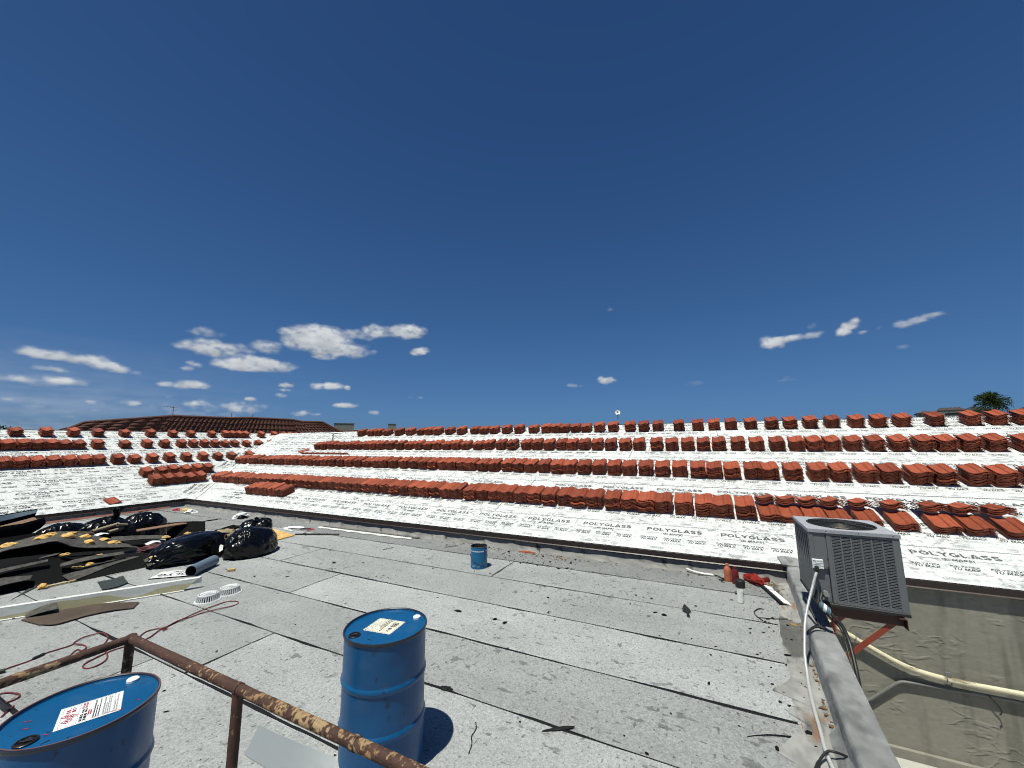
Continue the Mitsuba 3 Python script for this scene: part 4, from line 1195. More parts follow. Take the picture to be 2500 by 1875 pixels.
def drum(x, y, rot, label, bar_mat):
    key = thing('steel_drum', label, 'drum', 'blue steel drums')
    prof = [(0.0, 0.012), (0.275, 0.012), (0.281, 0.0), (0.289, 0.002), (0.289, 0.016), (0.2835, 0.022)]
    z = 0.03
    hoops = (0.300, 0.580)
    zs = sorted(list(np.linspace(0.03, DH - 0.03, 40)) + [h + d for h in hoops for d in np.linspace(-0.024, 0.024, 13)])
    for zz in zs:
        r = 0.283
        for h in hoops:
            d = abs(zz - h)
            if d < 0.024:
                r += 0.0105 * math.cos(d / 0.024 * math.pi / 2) ** 1.0
        prof.append((r, zz))
    prof += [(0.283, DH - 0.025)]
    bm = lathe(prof, 96)
    bv = np.asarray(bm.vertices).copy()
    rad = np.hypot(bv[:, 0], bv[:, 1])
    an = np.arctan2(bv[:, 1], bv[:, 0])
    dent = 0.0035 * (meshkit.fbm(np.stack([np.cos(an) * 1.6, np.sin(an) * 1.6, bv[:, 2] * 4 + x], -1), 3, 5) - 0.5)
    for (da, dz, ds, dd) in ((-1.15, 0.44, 0.10, 0.007), (-0.55, 0.72, 0.06, 0.005), (-1.9, 0.20, 0.09, 0.006)):
        dent -= dd * np.exp(-(((np.angle(np.exp(1j * (an - da)))) * 0.283 / ds) ** 2 + ((bv[:, 2] - dz) / (ds * 0.8)) ** 2))
    k_ = np.where((rad > 0.27) & (bv[:, 2] > 0.04) & (bv[:, 2] < DH - 0.04), 1 + dent / 0.283, 1.0)
    bv[:, :2] *= k_[:, None]
    put(mesh(moved(trimesh.Trimesh(bv, bm.faces, process=False), tr(x, y)), 'drum_blue', 40), key, 'body')
    put(mesh(moved(lathe([(0.2835, DH - 0.026), (0.2895, DH - 0.022), (0.2925, DH - 0.014), (0.2925, DH - 0.004), (0.2895, DH), (0.285, DH), (0.281, DH - 0.004), (0.2805, DH - 0.018)], 72), tr(x, y)), 'drum_rim', 40), key, 'rim')
    put(mesh(moved(lathe([(0.290, DH + 0.0004), (0.2846, DH + 0.0004)], 72), tr(x, y)), bar_mat, 40), key, 'rim_edge')
    put(mesh(moved(lathe([(0.2808, DH - 0.010), (0.277, DH - 0.018), (0.262, DH - 0.0195), (0.255, DH - 0.016), (0.0, DH - 0.0155)], 72), tr(x, y)), 'drum_blue', 40), key, 'lid')
    c, s = math.cos(rot), math.sin(rot)
    bx, by = x + 0.222 * c, y + 0.222 * s
    zl = DH - 0.0165
    bg = put(mesh(moved(lathe([(0.041, 0.0), (0.041, 0.007), (0.037, 0.010), (0.031, 0.010), (0.029, 0.004), (0.012, 0.003), (0.0, 0.003)], 28), tr(bx, by, zl)), 'bung_steel', 40), key, 'bung')
    put(mesh(moved(cat([box(-0.024, 0.024, -0.004, 0.004, 0.003, 0.011, 0.001), lathe([(0.010, 0.003), (0.010, 0.010), (0, 0.011)], 12)]), tr(bx, by, zl) @ rz(0.8)), 'bung_steel'), bg, 'plug_key')
    put(mesh(moved(lathe([(0.028, 0.0), (0.028, 0.012), (0.022, 0.017), (0.0, 0.018)], 24), tr(x - 0.235 * c, y - 0.235 * s, zl)), 'white_plastic', 40), key, 'bung_cap')
    return key, zl


def quad(F, x0, x1, y0, y1, h):
    q = np.array([[x0, y0, h], [x1, y0, h], [x1, y1, h], [x0, y1, h]], float)
    return (q @ F[:3, :3].T + F[:3, 3], [[0, 1, 2, 3]])


def fine_print(F, x0, x1, y, h, key, m, seed, size=0.006):
    """A line of print too small to read: a row of short bars."""
    r = np.random.default_rng(seed)
    qs, x = [], x0
    while x < x1:
        w = r.uniform(0.6, 2.6) * size
        qs.append(quad(F, x, min(x + w, x1), y, y + size, h))
        x += w + size * 0.5
    put(mesh(cat(qs), m), key, 'print_line')


d1, zl = drum(-2.188, 2.325, math.radians(-118), 'blue steel drum standing in the open with a tilted cream label on its lid', 'drum_rim')
F1 = frame([-2.302, 2.211, zl + 0.002], [0.222, 0.033, 0], [-0.015, 0.196, 0])
W1, H1 = 0.225, 0.198
lb = put(mesh(quad(F1, 0, W1, 0, H1, 0.0), 'label_cream'), d1, 'label')
for q in ((0.008, W1 - 0.008, 0.008, 0.0095), (0.008, W1 - 0.008, H1 - 0.0095, H1 - 0.008), (0.008, 0.0095, 0.008, H1 - 0.008), (W1 - 0.0095, W1 - 0.008, 0.008, H1 - 0.008), (0.150, 0.152, 0.012, H1 - 0.012), (0.09, 0.0915, 0.012, 0.07)):
    put(mesh(quad(F1, *q, 0.0006), 'ink'), lb, 'ruled_line')
G1 = F1 @ tr(0, 0, 0) @ rz(math.pi / 2)                      # the words run along the label's other side
for k, x in enumerate((0.018, 0.034, 0.048, 0.060, 0.074)):
    fine_print(F1 @ tr(x, 0.012, 0) @ rz(math.pi / 2), 0, H1 - 0.04 - 0.02 * (k % 2), 0, 0.0006, lb, 'ink_grey', k, 0.004)
for k, (x, y0, y1, m) in enumerate(((0.092, 0.078, 0.184, 'ink_brown'), (0.104, 0.070, 0.188, 'ink_brown'), (0.116, 0.052, 0.188, 'ink_brown'), (0.128, 0.020, 0.188, 'ink'))):
    fine_print(F1 @ tr(x, y0, 0) @ rz(math.pi / 2), 0, y1 - y0, 0, 0.0006, lb, m, 20 + k, 0.008)
for q in ((0.160, 0.196, 0.100, 0.112), (0.160, 0.168, 0.112, 0.158), (0.188, 0.198, 0.112, 0.158), (0.172, 0.184, 0.122, 0.150), (0.160, 0.196, 0.158, 0.166), (0.164, 0.190, 0.060, 0.082), (0.168, 0.186, 0.032, 0.046)):
    put(mesh(quad(F1, *q, 0.0006), 'ink'), lb, 'print_mark')

d2, zl = drum(-2.940, 0.990, math.radians(-69), 'blue steel drum in the railing corner with a red and white hazard label', 'rim_rust')
F2 = frame([-3.038, 0.941, zl + 0.002], [0.097, 0.205, 0], [0.19, -0.085, 0], [0, 0, -1])
F2 = frame([-2.844, 0.859, zl + 0.002], [0.085, 0.209, 0], [-0.194, 0.082, 0])
W2, H2 = 0.226, 0.208
lb = put(mesh(quad(F2, 0, W2, 0, H2, 0.0), 'label_white'), d2, 'label')
for q in ((0.012, 0.0135, 0.010, H2 - 0.01), (0.070, 0.0715, 0.010, H2 - 0.01), (0.124, 0.1255, 0.010, H2 - 0.01), (0.158, 0.1595, 0.010, H2 - 0.01), (0.196, 0.1975, 0.010, H2 - 0.01), (0.012, 0.198, 0.008, 0.0095), (0.012, 0.198, H2 - 0.0095, H2 - 0.008)):
    put(mesh(quad(F2, *q, 0.0006), 'ink_grey'), lb, 'ruled_line')
dm = lambda cx_, cy_, r: (np.array([[cx_, cy_ - r, 0.0006], [cx_ + r, cy_, 0.0006], [cx_, cy_ + r, 0.0006], [cx_ - r, cy_, 0.0006]]) @ F2[:3, :3].T + F2[:3, 3], [[0, 1, 2, 3]])
rg = lambda cx_, cy_, r, w: cat([(np.vstack([np.array([[cx_, cy_ - a, 0.0008], [cx_ + a, cy_, 0.0008], [cx_, cy_ + a, 0.0008], [cx_ - a, cy_, 0.0008]]) for a in (r, r - w)]) @ F2[:3, :3].T + F2[:3, 3], [[0, 1, 5, 4], [1, 2, 6, 5], [2, 3, 7, 6], [3, 0, 4, 7]])])
for c in ((0.036, 0.060), (0.050, 0.095), (0.030, 0.110)):
    put(mesh(rg(*c, 0.021, 0.006), 'ink_red'), lb, 'hazard_diamond')
    put(mesh(quad(F2, c[0] - 0.006, c[0] + 0.006, c[1] - 0.006, c[1] + 0.006, 0.0009), 'ink_red'), lb, 'hazard_symbol')
for q, m in (((0.024, 0.058, 0.138, 0.170), 'ink_red'), ((0.030, 0.052, 0.180, 0.186), 'ink_grey'), ((0.078, 0.102, 0.018, 0.088), 'ink'), ((0.082, 0.100, 0.098, 0.132), 'ink'), ((0.078, 0.098, 0.142, 0.164), 'ink_red'), ((0.080, 0.098, 0.170, 0.196), 'ink_red'), ((0.104, 0.118, 0.060, 0.110), 'ink_red')):
    fine_print(F2 @ tr(q[0], q[2], 0) @ rz(math.pi / 2) @ tr(0, -(q[1] - q[0]), 0), 0, q[3] - q[2], 0.0, 0.0007, lb, m, int(q[0] * 1000), (q[1] - q[0]) * 0.42)
    fine_print(F2 @ tr(q[0], q[2], 0) @ rz(math.pi / 2) @ tr(0, -(q[1] - q[0]) * 0.45, 0), 0, q[3] - q[2], 0.0, 0.0007, lb, m, int(q[0] * 1000) + 5, (q[1] - q[0]) * 0.42)
for k, x in enumerate((0.130, 0.138, 0.147, 0.164, 0.171, 0.178, 0.185, 0.203, 0.211)):
    fine_print(F2 @ tr(x, 0.014, 0) @ rz(math.pi / 2), 0, H2 - 0.03 - 0.06 * (k % 3 == 1), 0, 0.0007, lb, 'ink_grey' if k > 2 else 'ink', 60 + k, 0.0042)
for k, (x, y, a, l) in enumerate(((-2.80, 1.02, 0.9, 0.07), (-2.86, 0.83, 0.5, 0.03), (-3.0, 0.80, 0.7, 0.03), (-3.07, 0.82, 0.8, 0.03), (-2.79, 1.14, 0.2, 0.02))):
    put(mesh(quad(tr(x, y, zl + 0.0025) @ rz(a), 0, l, 0, 0.005, 0), 'ink_red'), d2, 'scratch')

# ------------------------------------------------------------------ rusty railing
rl = thing('pipe_railing', 'rusty flaking pipe railing turning a corner around the near drum', 'railing')
RY, RX, RZ_, RR_ = 1.285, -3.30, 1.0, 0.0245


def rail_pipe(p0, p1, seed, r=RR_):
    n = int(np.linalg.norm(np.subtract(p1, p0)) / 0.02) + 2
    t = np.linspace(0, 1, n)[:, None]
    p = np.array(p0) * (1 - t) + np.array(p1) * t
    return tube(p, r + wig(t[:, 0] * 6, seed, 0.0012, 5.0), 18)


put(mesh(rail_pipe((RX - 0.02, RY, RZ_), (1.2, RY, RZ_), 3), 'rust', 50), rl, 'top_rail')
put(mesh(rail_pipe((RX, RY + 0.022, RZ_), (RX, -2.5, RZ_), 5), 'rust', 50), rl, 'top_rail')
put(mesh(rail_pipe((RX + 0.002, RY - 0.004, RZ_ - 0.01), (RX + 0.002, RY - 0.004, 0.0), 8), 'rust', 50), rl, 'post')
put(mesh(rail_pipe((-2.155, RY, RZ_ - 0.015), (-2.155, RY, 0.0), 9), 'rust', 50), rl, 'post')
put(mesh(rail_pipe((0.6, RY, RZ_ - 0.015), (0.6, RY, 0.0), 10), 'rust', 50), rl, 'post')
put(mesh(rail_pipe((RX, -1.0, RZ_ - 0.015), (RX, -1.0, 0.0), 11), 'rust', 50), rl, 'post')
put(mesh(moved(blob((0.028, 0.028, 0.028), 2, 0.15, 2, 4), tr(RX - 0.004, RY, RZ_)), 'rust', 60), rl, 'weld')
for x in (-2.155, -1.35):
    put(mesh(tube([[x - 0.012, RY, RZ_], [x + 0.012, RY, RZ_]], 0.0275, 18), 'rust', 50), rl, 'weld')

sm = thing('bent_sheet_metal', 'bent grey sheet of flashing metal lying behind the railing', 'sheet metal')
fa = np.linspace(0, 1, 16)
q = np.stack([np.stack([-3.22 + 1.4 * fa, 2.10 - 0.10 * np.sin(fa * 5) * 0.3 - 0.10 * fa * 0 + 0.0 * fa, 0.06 + 0.05 * np.sin(fa * 3.5)], -1), np.stack([-3.10 + 1.4 * fa, 1.93 - 0.02 * fa, 0.006 + 0 * fa], -1)], 1)
put(mesh(grid(lambda U, V: q, fa, np.arange(2.0), close=0.002), 'sheet_metal', 40), sm)

# ------------------------------------------------------------------ pail
pk = thing('metal_pail', 'blue metal pail with a drooping wire handle standing alone on the flat roof', 'pail')
PX, PY, PH = -3.745, 6.22, 0.365
put(mesh(moved(lathe([(0.0, 0.004), (0.140, 0.004), (0.143, 0.0), (0.146, 0.004), (0.1455, 0.10), (0.1465, 0.104), (0.1455, 0.108), (0.1455, 0.27), (0.148, 0.275), (0.1455, 0.280), (0.1455, 0.312), (0.1485, 0.317), (0.1455, 0.322), (0.1455, PH - 0.006)], 48), tr(PX, PY)), 'pail_blue', 40), pk, 'body')
put(mesh(moved(lathe([(0.1455, PH - 0.008), (0.1495, PH - 0.004), (0.1495, PH + 0.002), (0.146, PH + 0.004), (0.143, PH)], 48), tr(PX, PY)), 'pail_lip', 40), pk, 'rim')
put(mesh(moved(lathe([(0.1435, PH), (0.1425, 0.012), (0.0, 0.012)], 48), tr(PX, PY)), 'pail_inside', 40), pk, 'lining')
vx = np.array([3.745, -6.22]) / math.hypot(3.745, 6.22)          # towards the picture's left-front: the handle hangs on this side
side = np.array([-vx[1], vx[0]])
hp = []
for k in np.linspace(-1, 1, 25):
    a = k * math.radians(84) + math.radians(6)
    rr_ = 0.152
    drop = 0.235 - 0.155 * (1 - abs(k) ** 1.6)
    dxy = vx * math.cos(a) + side * math.sin(a)
    hp.append([PX + rr_ * dxy[0], PY + rr_ * dxy[1], drop])
hp = np.array(hp)
put(mesh(tube(smooth_path(hp, 3), 0.0032, 6), 'black_rubber'), pk, 'handle')
r_p = np.random.default_rng(3)
pieces = []
for (a0, a1, z0, z1, n, hh) in ((-62, 38, 0.286, 0.312, 11, 0.022), (52, 84, 0.290, 0.312, 4, 0.020), (-50, -28, 0.044, 0.054, 4, 0.010), (-12, 8, 0.044, 0.052, 4, 0.007), (60, 66, 0.12, 0.26, 2, 0.12), (-56, -10, 0.060, 0.066, 6, 0.004)):
    al = np.linspace(a0, a1, n + 1)
    for k in range(n):
        b0, b1 = math.radians(al[k]), math.radians(al[k] + (al[k + 1] - al[k]) * r_p.uniform(0.55, 0.85))
        zz = r_p.uniform(z0, max(z0, z1 - hh))
        h2 = hh * r_p.uniform(0.6, 1.1)
        q = []
        for b in (b0, b1):
            dxy = vx * math.cos(b) + side * math.sin(b)
            q += [[PX + 0.1468 * dxy[0] * 1.006, PY + 0.1468 * dxy[1] * 1.006, zz], [PX + 0.1468 * dxy[0] * 1.006, PY + 0.1468 * dxy[1] * 1.006, zz + h2]]
        pieces.append((np.array(q), [[0, 2, 3, 1]]))
put(mesh(cat(pieces), 'label_white'), pk, 'white_print')

# ------------------------------------------------------------------ things by the parapet
for i, (x, y, h, r, m, l) in enumerate(((0.185, 7.28, 0.265, 0.052, 'bottle_orange', 'dusty orange plastic bottle standing at the foot of the eave wall'), (0.285, 7.20, 0.255, 0.050, 'bottle_red', 'dark red bottle standing beside the orange bottle'))):
    bk = thing('plastic_bottle', l, 'bottle', 'two bottles by the eave wall')
    put(mesh(moved(lathe([(0.0, 0.0), (r * 0.9, 0.0), (r, 0.012), (r, h * 0.30), (r * 0.94, h * 0.33), (r, h * 0.36), (r, h * 0.62), (r * 0.85, h * 0.74), (r * 0.42, h * 0.86), (r * 0.40, h * 0.90)], 24), tr(x, y)), m, 40), bk, 'body')
    put(mesh(moved(lathe([(r * 0.45, h * 0.895), (r * 0.46, h * 0.985), (r * 0.3, h), (0, h)], 16), tr(x, y)), m, 40), bk, 'cap')
bk = thing('black_cup', 'squat black container beside the two red bottles', 'container')
put(mesh(moved(lathe([(0.0, 0.0), (0.062, 0.0), (0.066, 0.008), (0.064, 0.105), (0.058, 0.110), (0.050, 0.104), (0.0, 0.10)], 24), tr(0.335, 7.06)), 'black_rubber', 40), bk)
bk = thing('trowel_bag', 'crumpled shiny dark red plastic bag lying near the parapet corner', 'plastic bag')
put(mesh(moved(blob((0.20, 0.085, 0.075), 4, 0.55, 2.2, 12, -0.04), tr(0.55, 7.34, 0.05) @ rz(-1.05)), 'red_rubber', 30), bk)
bk = thing('red_rubber_piece', 'small crumpled dark red piece between the red bag and the parapet', 'litter')
put(mesh(moved(blob((0.05, 0.035, 0.04), 3, 0.5, 2.0, 5, -0.03), tr(0.72, 7.50, 0.03)), 'bottle_red', 30), bk)
sc_ = thing('trim_board', 'white board with a black edge lying across the cement coat by the parapet', 'board')
Fb = frame([0.64, 7.20, 0.035], [0.16, -0.64, -0.005], [0.98, 0.16, -0.25])
put(mesh(moved(box(0, 0.66, 0.0, 0.095, 0, 0.012, 0.002), Fb), 'white_plastic'), sc_, 'face')
put(mesh(moved(box(0, 0.66, -0.040, -0.002, -0.01, 0.008, 0.002), Fb), 'black_rubber'), sc_, 'edge')
put(mesh(moved(box(0.19, 0.197, 0.0, 0.13, 0.010, 0.016), Fb), 'black_rubber'), sc_, 'tie')
ck = thing('tin_can', 'torn open white tin can standing on the roof by the trim board', 'can')
an = np.linspace(-2.5, 2.2, 28)
q = np.stack([np.stack([0.29 + 0.042 * np.cos(an), 6.42 + 0.042 * np.sin(an), 0.012 + 0.05 * np.clip(np.sin(an * 1.4 + 1.0), 0, 1)], -1), np.stack([0.29 + 0.042 * np.cos(an), 6.42 + 0.042 * np.sin(an), 0.165 + 0.008 * np.sin(an * 7)], -1)], 1)
put(mesh(grid(lambda U, V: q, an, np.arange(2.0), close=0.0015), 'white_plastic', 40), ck, 'wall')
put(mesh(moved(lathe([(0.0, 0.0), (0.040, 0.0), (0.042, 0.006), (0.0, 0.006)], 20), tr(0.29, 6.42, 0.006)), 'galv'), ck, 'base')
wc = thing('curved_white_trim', 'short curved white plastic strip at the foot of the right eave', 'trim strip')
put(mesh(tube(smooth_path([(-0.42, 7.47, 0.055), (-0.30, 7.43, 0.035), (-0.16, 7.41, 0.025), (-0.02, 7.42, 0.022)]), 0.017, 8), 'white_plastic', True), wc)
wd = thing('wire_scrap', 'tangled black wire scrap between the white strip and the bottles', 'wire')
put(mesh(cat([tube(smooth_path([(0.0, 7.42, 0.02), (0.04, 7.38, 0.03), (0.09, 7.36, 0.015), (0.14, 7.30, 0.02), (0.10, 7.25, 0.01), (0.05, 7.24, 0.02)]), 0.010, 6), moved(blob((0.04, 0.02, 0.012), 2, 0.5, 2, 3), tr(0.09, 7.27, 0.01))]), 'black_rubber'), wd)
kn = thing('trowel', 'small black pointed trowel lying alone on the flat roof', 'trowel')
Ft = frame([-0.33, 5.62, 0.012], [-0.06, 0.36, 0], [-1, -0.16, 0])
put(mesh(moved(flat_poly([(0.12, -0.012), (0.16, -0.050), (0.24, -0.045), (0.40, 0.0), (0.24, 0.045), (0.16, 0.050), (0.12, 0.012)], 0.004, 0.010), Ft), 'black_rubber'), kn, 'blade')
put(mesh(moved(tube([[0, 0, 0.018], [0.06, 0, 0.022], [0.13, 0, 0.012]], [0.016, 0.017, 0.008], 8), Ft), 'black_rubber'), kn, 'handle')
cb = thing('bent_wire', 'thin black bent wire lying on the sheets next to the cement coat', 'wire')
put(mesh(tube(smooth_path([(0.545, 6.30, 0.006), (0.50, 6.29, 0.012), (0.45, 6.22, 0.012), (0.42, 6.13, 0.010), (0.435, 6.03, 0.008), (0.49, 5.91, 0.008)]), 0.006, 6), 'black_rubber'), cb, 'curved_piece')
put(mesh(tube(smooth_path([(0.46, 5.99, 0.010), (0.60, 6.02, 0.010), (0.77, 6.09, 0.012)]), 0.0045, 6), 'black_rubber'), cb, 'straight_piece')
for i, (x, y, l) in enumerate(((0.30, 6.735, 'short black block lying below the two bottles'),)):
    k = thing('black_block', l, 'block')
    put(mesh(moved(box(-0.055, 0.055, -0.02, 0.02, 0, 0.032, 0.006), tr(x, y, 0.003) @ rz(-0.1)), 'black_rubber'), k)
k = thing('dry_leaf', 'curled orange leaf on the cement coat at the parapet foot', 'leaf')
q = np.stack([np.stack([0.80 + 0.035 * np.cos(np.linspace(0, 3, 8)), 5.87 + 0.05 * np.linspace(0, 1, 8), 0.02 + 0.02 * s + 0 * np.linspace(0, 1, 8)], -1) for s in (0, 1)], 1)
put(mesh(grid(lambda U, V: q, np.arange(8.0), np.arange(2.0), close=0.001), 'foam'), k)

# ------------------------------------------------------------------ roof drain strainers
def strainer(x, y, label):
    key = thing('drain_strainer', label, 'drain strainer', 'pair of dome strainers')
    rb, rt, h = 0.142, 0.112, 0.092
    put(mesh(moved(lathe([(rb - 0.006, 0), (rb + 0.016, 0), (rb + 0.012, 0.012), (rb - 0.004, 0.014)], 40), tr(x, y, 0.004)), 'strainer', 40), key, 'flange')
    for k in range(30):
        a = 2 * math.pi * k / 30
        c = np.array([math.cos(a), math.sin(a), 0])
        put(STR_RIB, key, 'rib', to=M4(tr(x, y, 0.004) @ rz(a)))
    put(mesh(moved(lathe([(rt + 0.007, h - 0.010), (rt + 0.007, h - 0.002), (rt - 0.003, h + 0.004), (rt - 0.008, h), (rt - 0.003, h - 0.010), (rt + 0.007, h - 0.010)], 40), tr(x, y, 0.004)), 'strainer', 40), key, 'top_ring')
    for k, r in enumerate((0.086, 0.062, 0.038, 0.014)):
        put(mesh(moved(lathe([(r + 0.008, h - 0.006), (r + 0.008, h + 0.006 + 0.003 * k), (r - 0.008, h + 0.006 + 0.003 * k), (r - 0.008, h - 0.006)], 32), tr(x, y, 0.004)), 'strainer', 40), key, 'top_ring')
    for k in range(2):
        put(mesh(moved(box(-rt, rt, -0.006, 0.006, h - 0.006, h + 0.009, 0.002), tr(x, y, 0.004) @ rz(0.5 + k * math.pi / 2)), 'strainer'), key, 'cross_bar')
    put(mesh(moved(lathe([(rb - 0.01, 0.004), (0.0, 0.004)], 24), tr(x, y, 0.0)), 'ac_dark'), key, 'drain_hole')


STR_RIB = mesh(trimesh.convex.convex_hull(np.array([[x, s * w, z] for x, z, w in ((0.144, 0.006, 0.006), (0.132, 0.006, 0.006), (0.116, 0.090, 0.0045), (0.106, 0.086, 0.0045)) for s in (-1, 1)])), 'strainer')
strainer(-6.475, 3.325, 'white slotted dome roof drain strainer, left one of the pair')
strainer(-6.490, 3.615, 'white slotted dome roof drain strainer, right one of the pair')

# ------------------------------------------------------------------ cords on the roof
co = thing('extension_cord', 'dark red cord lying in long loops on the flat roof behind the railing', 'cord')
r0 = 0.0065
loops = [[(-5.30, 1.29, .01), (-5.36, 1.33, .012), (-5.42, 1.38, .01)],
         [(-6.31, 1.48, .01), (-6.36, 1.53, .012), (-6.37, 1.66, .01), (-6.41, 1.74, .01), (-6.44, 1.82, .012), (-6.43, 1.98, .012), (-6.49, 2.03, .014), (-6.54, 2.10, .016), (-6.55, 2.17, .014), (-6.50, 2.25, .016), (-6.30, 2.24, .012), (-6.12, 2.15, .01), (-5.99, 2.10, .01), (-5.86, 2.09, .012), (-5.70, 2.04, .01), (-5.62, 1.96, .012), (-5.63, 1.89, .01), (-5.69, 1.87, .01), (-5.77, 1.90, .012), (-5.83, 2.01, .012), (-5.87, 2.14, .010), (-5.85, 2.28, .01), (-5.86, 2.44, .01), (-5.97, 2.58, .014), (-6.04, 2.75, .01), (-6.13, 3.0, .01), (-6.14, 3.16, .018), (-6.17, 3.37, .01), (-6.10, 3.45, .012), (-6.00, 3.47, .01), (-5.93, 3.39, .01), (-5.97, 3.23, .018), (-6.05, 3.08, .012), (-6.055, 2.91, .01), (-6.04, 2.78, .022), (-5.98, 2.64, .012), (-5.93, 2.60, .01), (-5.91, 2.60, .012), (-5.95, 2.64, .022), (-6.05, 2.58, .012), (-6.08, 2.51, .01), (-6.03, 2.44, .01), (-5.95, 2.38, .012)],
         [(-6.42, 2.01, .02), (-6.30, 2.05, .01), (-6.19, 2.03, .012), (-6.17, 1.99, .01), (-6.24, 1.98, .01), (-6.16, 1.91, .01)],
         [(-5.78, 1.30, .01), (-5.78, 1.39, .012), (-5.71, 1.43, .01), (-5.61, 1.45, .012), (-5.55, 1.42, .01), (-5.55, 1.36, .01)]]
for l in loops:
    put(mesh(tube(smooth_path(l), r0, 6), 'red_cord', True), co, 'strand')
put(mesh(moved(box(-0.035, 0.035, -0.02, 0.02, 0, 0.032, 0.006), tr(-6.31, 1.475, 0.004) @ rz(1.3)), 'black_rubber'), co, 'plug')
put(mesh(moved(box(-0.05, 0.05, -0.012, 0.012, 0, 0.024, 0.006), tr(-6.40, 1.745, 0.006) @ rz(2.0)), 'black_rubber'), co, 'connector')
k = thing('black_strap', 'short black strap end beside the cord at the left edge', 'strap')
put(mesh(tube(smooth_path([(-5.65, 1.33, .012), (-5.50, 1.33, .02), (-5.36, 1.335, .012)]), 0.018, 6), 'black_rubber'), k)

# ------------------------------------------------------------------ fallen white fascia
fk = thing('fascia_trough', 'long dirty white metal fascia trough lying on the roof, cut at a slant', 'fascia')
a0, a1 = np.array([-8.75, 0.82]), np.array([-7.185, 3.39])
ax_ = (a1 - a0) / np.linalg.norm(a1 - a0)
Ff = frame([a0[0], a0[1], 0.008], [ax_[0], ax_[1], 0], [-ax_[1], ax_[0], 0])
LN = float(np.linalg.norm(a1 - a0))
hF = 0.152
face = (np.array([[0, 0, 0.012], [LN - 0.03, 0, 0.012], [LN + 0.13, 0.02, hF], [0, 0.02, hF]]), [[0, 1, 2, 3]])
put(mesh(moved(cat([face]), Ff), 'fascia_face'), fk, 'face')
put(mesh(moved(cat([(np.array([[0, 0.02, hF], [LN + 0.13, 0.02, hF], [LN + 0.16, 0.075, hF + 0.002], [0, 0.075, hF + 0.002]]), [[0, 1, 2, 3]]), (np.array([[0, 0.075, hF + 0.002], [LN + 0.16, 0.075, hF + 0.002], [LN + 0.16, 0.078, 0.06], [0, 0.078, 0.06]]), [[0, 1, 2, 3]])]), Ff), 'fascia_white'), fk, 'top_flange')
put(mesh(moved(box(0, LN - 0.03, -0.014, 0.002, 0.000, 0.012, 0.002), Ff), 'fascia_white'), fk, 'lower_lip')
for x in (0.55, 1.30, 1.62, 2.05, 2.72):
    put(mesh(moved(blob((0.014, 0.008, 0.006), 1, 0.3, 2, int(x * 10)), Ff @ tr(x, -0.016, 0.010)), 'black_rubber'), fk, 'fastener')


def sheet(name, label, outline_rows, m, cat_='roofing felt', group=None, th=0.008, seed=0, amp=0.012, parent=None):
    """A sheet lofted between two edge lines (each a list of points)."""
    e = [smooth_path(r, 6) for r in outline_rows]
    n = max(len(x) for x in e)
    e = [np.stack([np.interp(np.linspace(0, 1, n), np.linspace(0, 1, len(x)), x[:, k]) for k in range(3)], 1) for x in e]
    E_ = np.stack(e, 1)
    ns = 9
    out = np.stack([np.stack([np.interp(np.linspace(0, 1, ns), np.linspace(0, 1, E_.shape[1]), E_[i, :, k]) for k in range(3)], 1) for i in range(n)], 0)
    out[..., 2] += amp * 2 * (meshkit.fbm(out * 4.0, 3, seed) - 0.5)
    out[..., :2] += 0.010 * (meshkit.fbm(out * 9.0 + 4, 3, seed + 1) - 0.5)[..., None]
    ms = grid(lambda U, V: out, np.arange(float(n)), np.arange(float(ns)), close=th)
    key = thing(name, label, cat_, group) if parent is None else parent
    put(mesh(ms, m, 50), key, None if parent is None else name)
    return key, out


sheet('felt_flap', 'torn brown felt flap sticking out from under the white fascia', [[(-7.90, 1.95, .012), (-7.95, 2.30, .016), (-7.62, 2.62, .02), (-7.25, 2.86, .014)], [(-7.50, 2.00, .012), (-7.30, 2.10, .020), (-7.30, 2.36, .016), (-7.20, 2.57, .02), (-7.06, 2.73, .012)]], 'felt_brown', amp=0.004, seed=3)
sheet('felt_curl', 'curled scrap of dark felt caught on the lower lip of the fascia', [[(-8.12, 2.02, .03), (-8.10, 2.12, .11), (-8.02, 2.26, .16)], [(-7.92, 2.00, .02), (-7.82, 2.10, .06), (-7.76, 2.22, .07)]], 'felt', amp=0.004, seed=8)
sheet('felt_patch', 'clean dark felt patch lying between the pile and the fascia', [[(-8.92, 2.95, .01), (-8.86, 3.13, .014), (-8.93, 3.26, .012)], [(-8.37, 2.84, .012), (-8.32, 2.98, .014), (-8.40, 3.14, .016)]], 'felt_green', amp=0.003, seed=5)
sheet('felt_ribbon', 'narrow curved black felt ribbon trailing from the pile onto the roof', [[(-9.05, 2.10, .008), (-9.31, 2.30, .012), (-9.52, 2.46, .03), (-9.78, 2.60, .10), (-10.1, 2.74, .22)], [(-9.10, 2.13, .008), (-9.34, 2.27, .012), (-9.60, 2.43, .03), (-9.90, 2.56, .10), (-10.2, 2.70, .24)]], 'felt_green', amp=0.002, seed=6)

# ------------------------------------------------------------------ the heap of torn-off roofing
G_ = 'torn roofing felt sheets in the heap'


def foam_blob(x, y, z, rx_, ry_, rz_, seed, label, ang=0.0):
    key = thing('foam_dab', label, 'adhesive foam', 'dabs of yellow foam on the felt')
    m = blob((rx_, ry_, rz_), 3, 0.50, 1.5, seed, -rz_ * 0.35)
    put(mesh(moved(m, tr(x, y, z + rz_ * 0.3) @ rz(ang)), 'foam', 50), key)


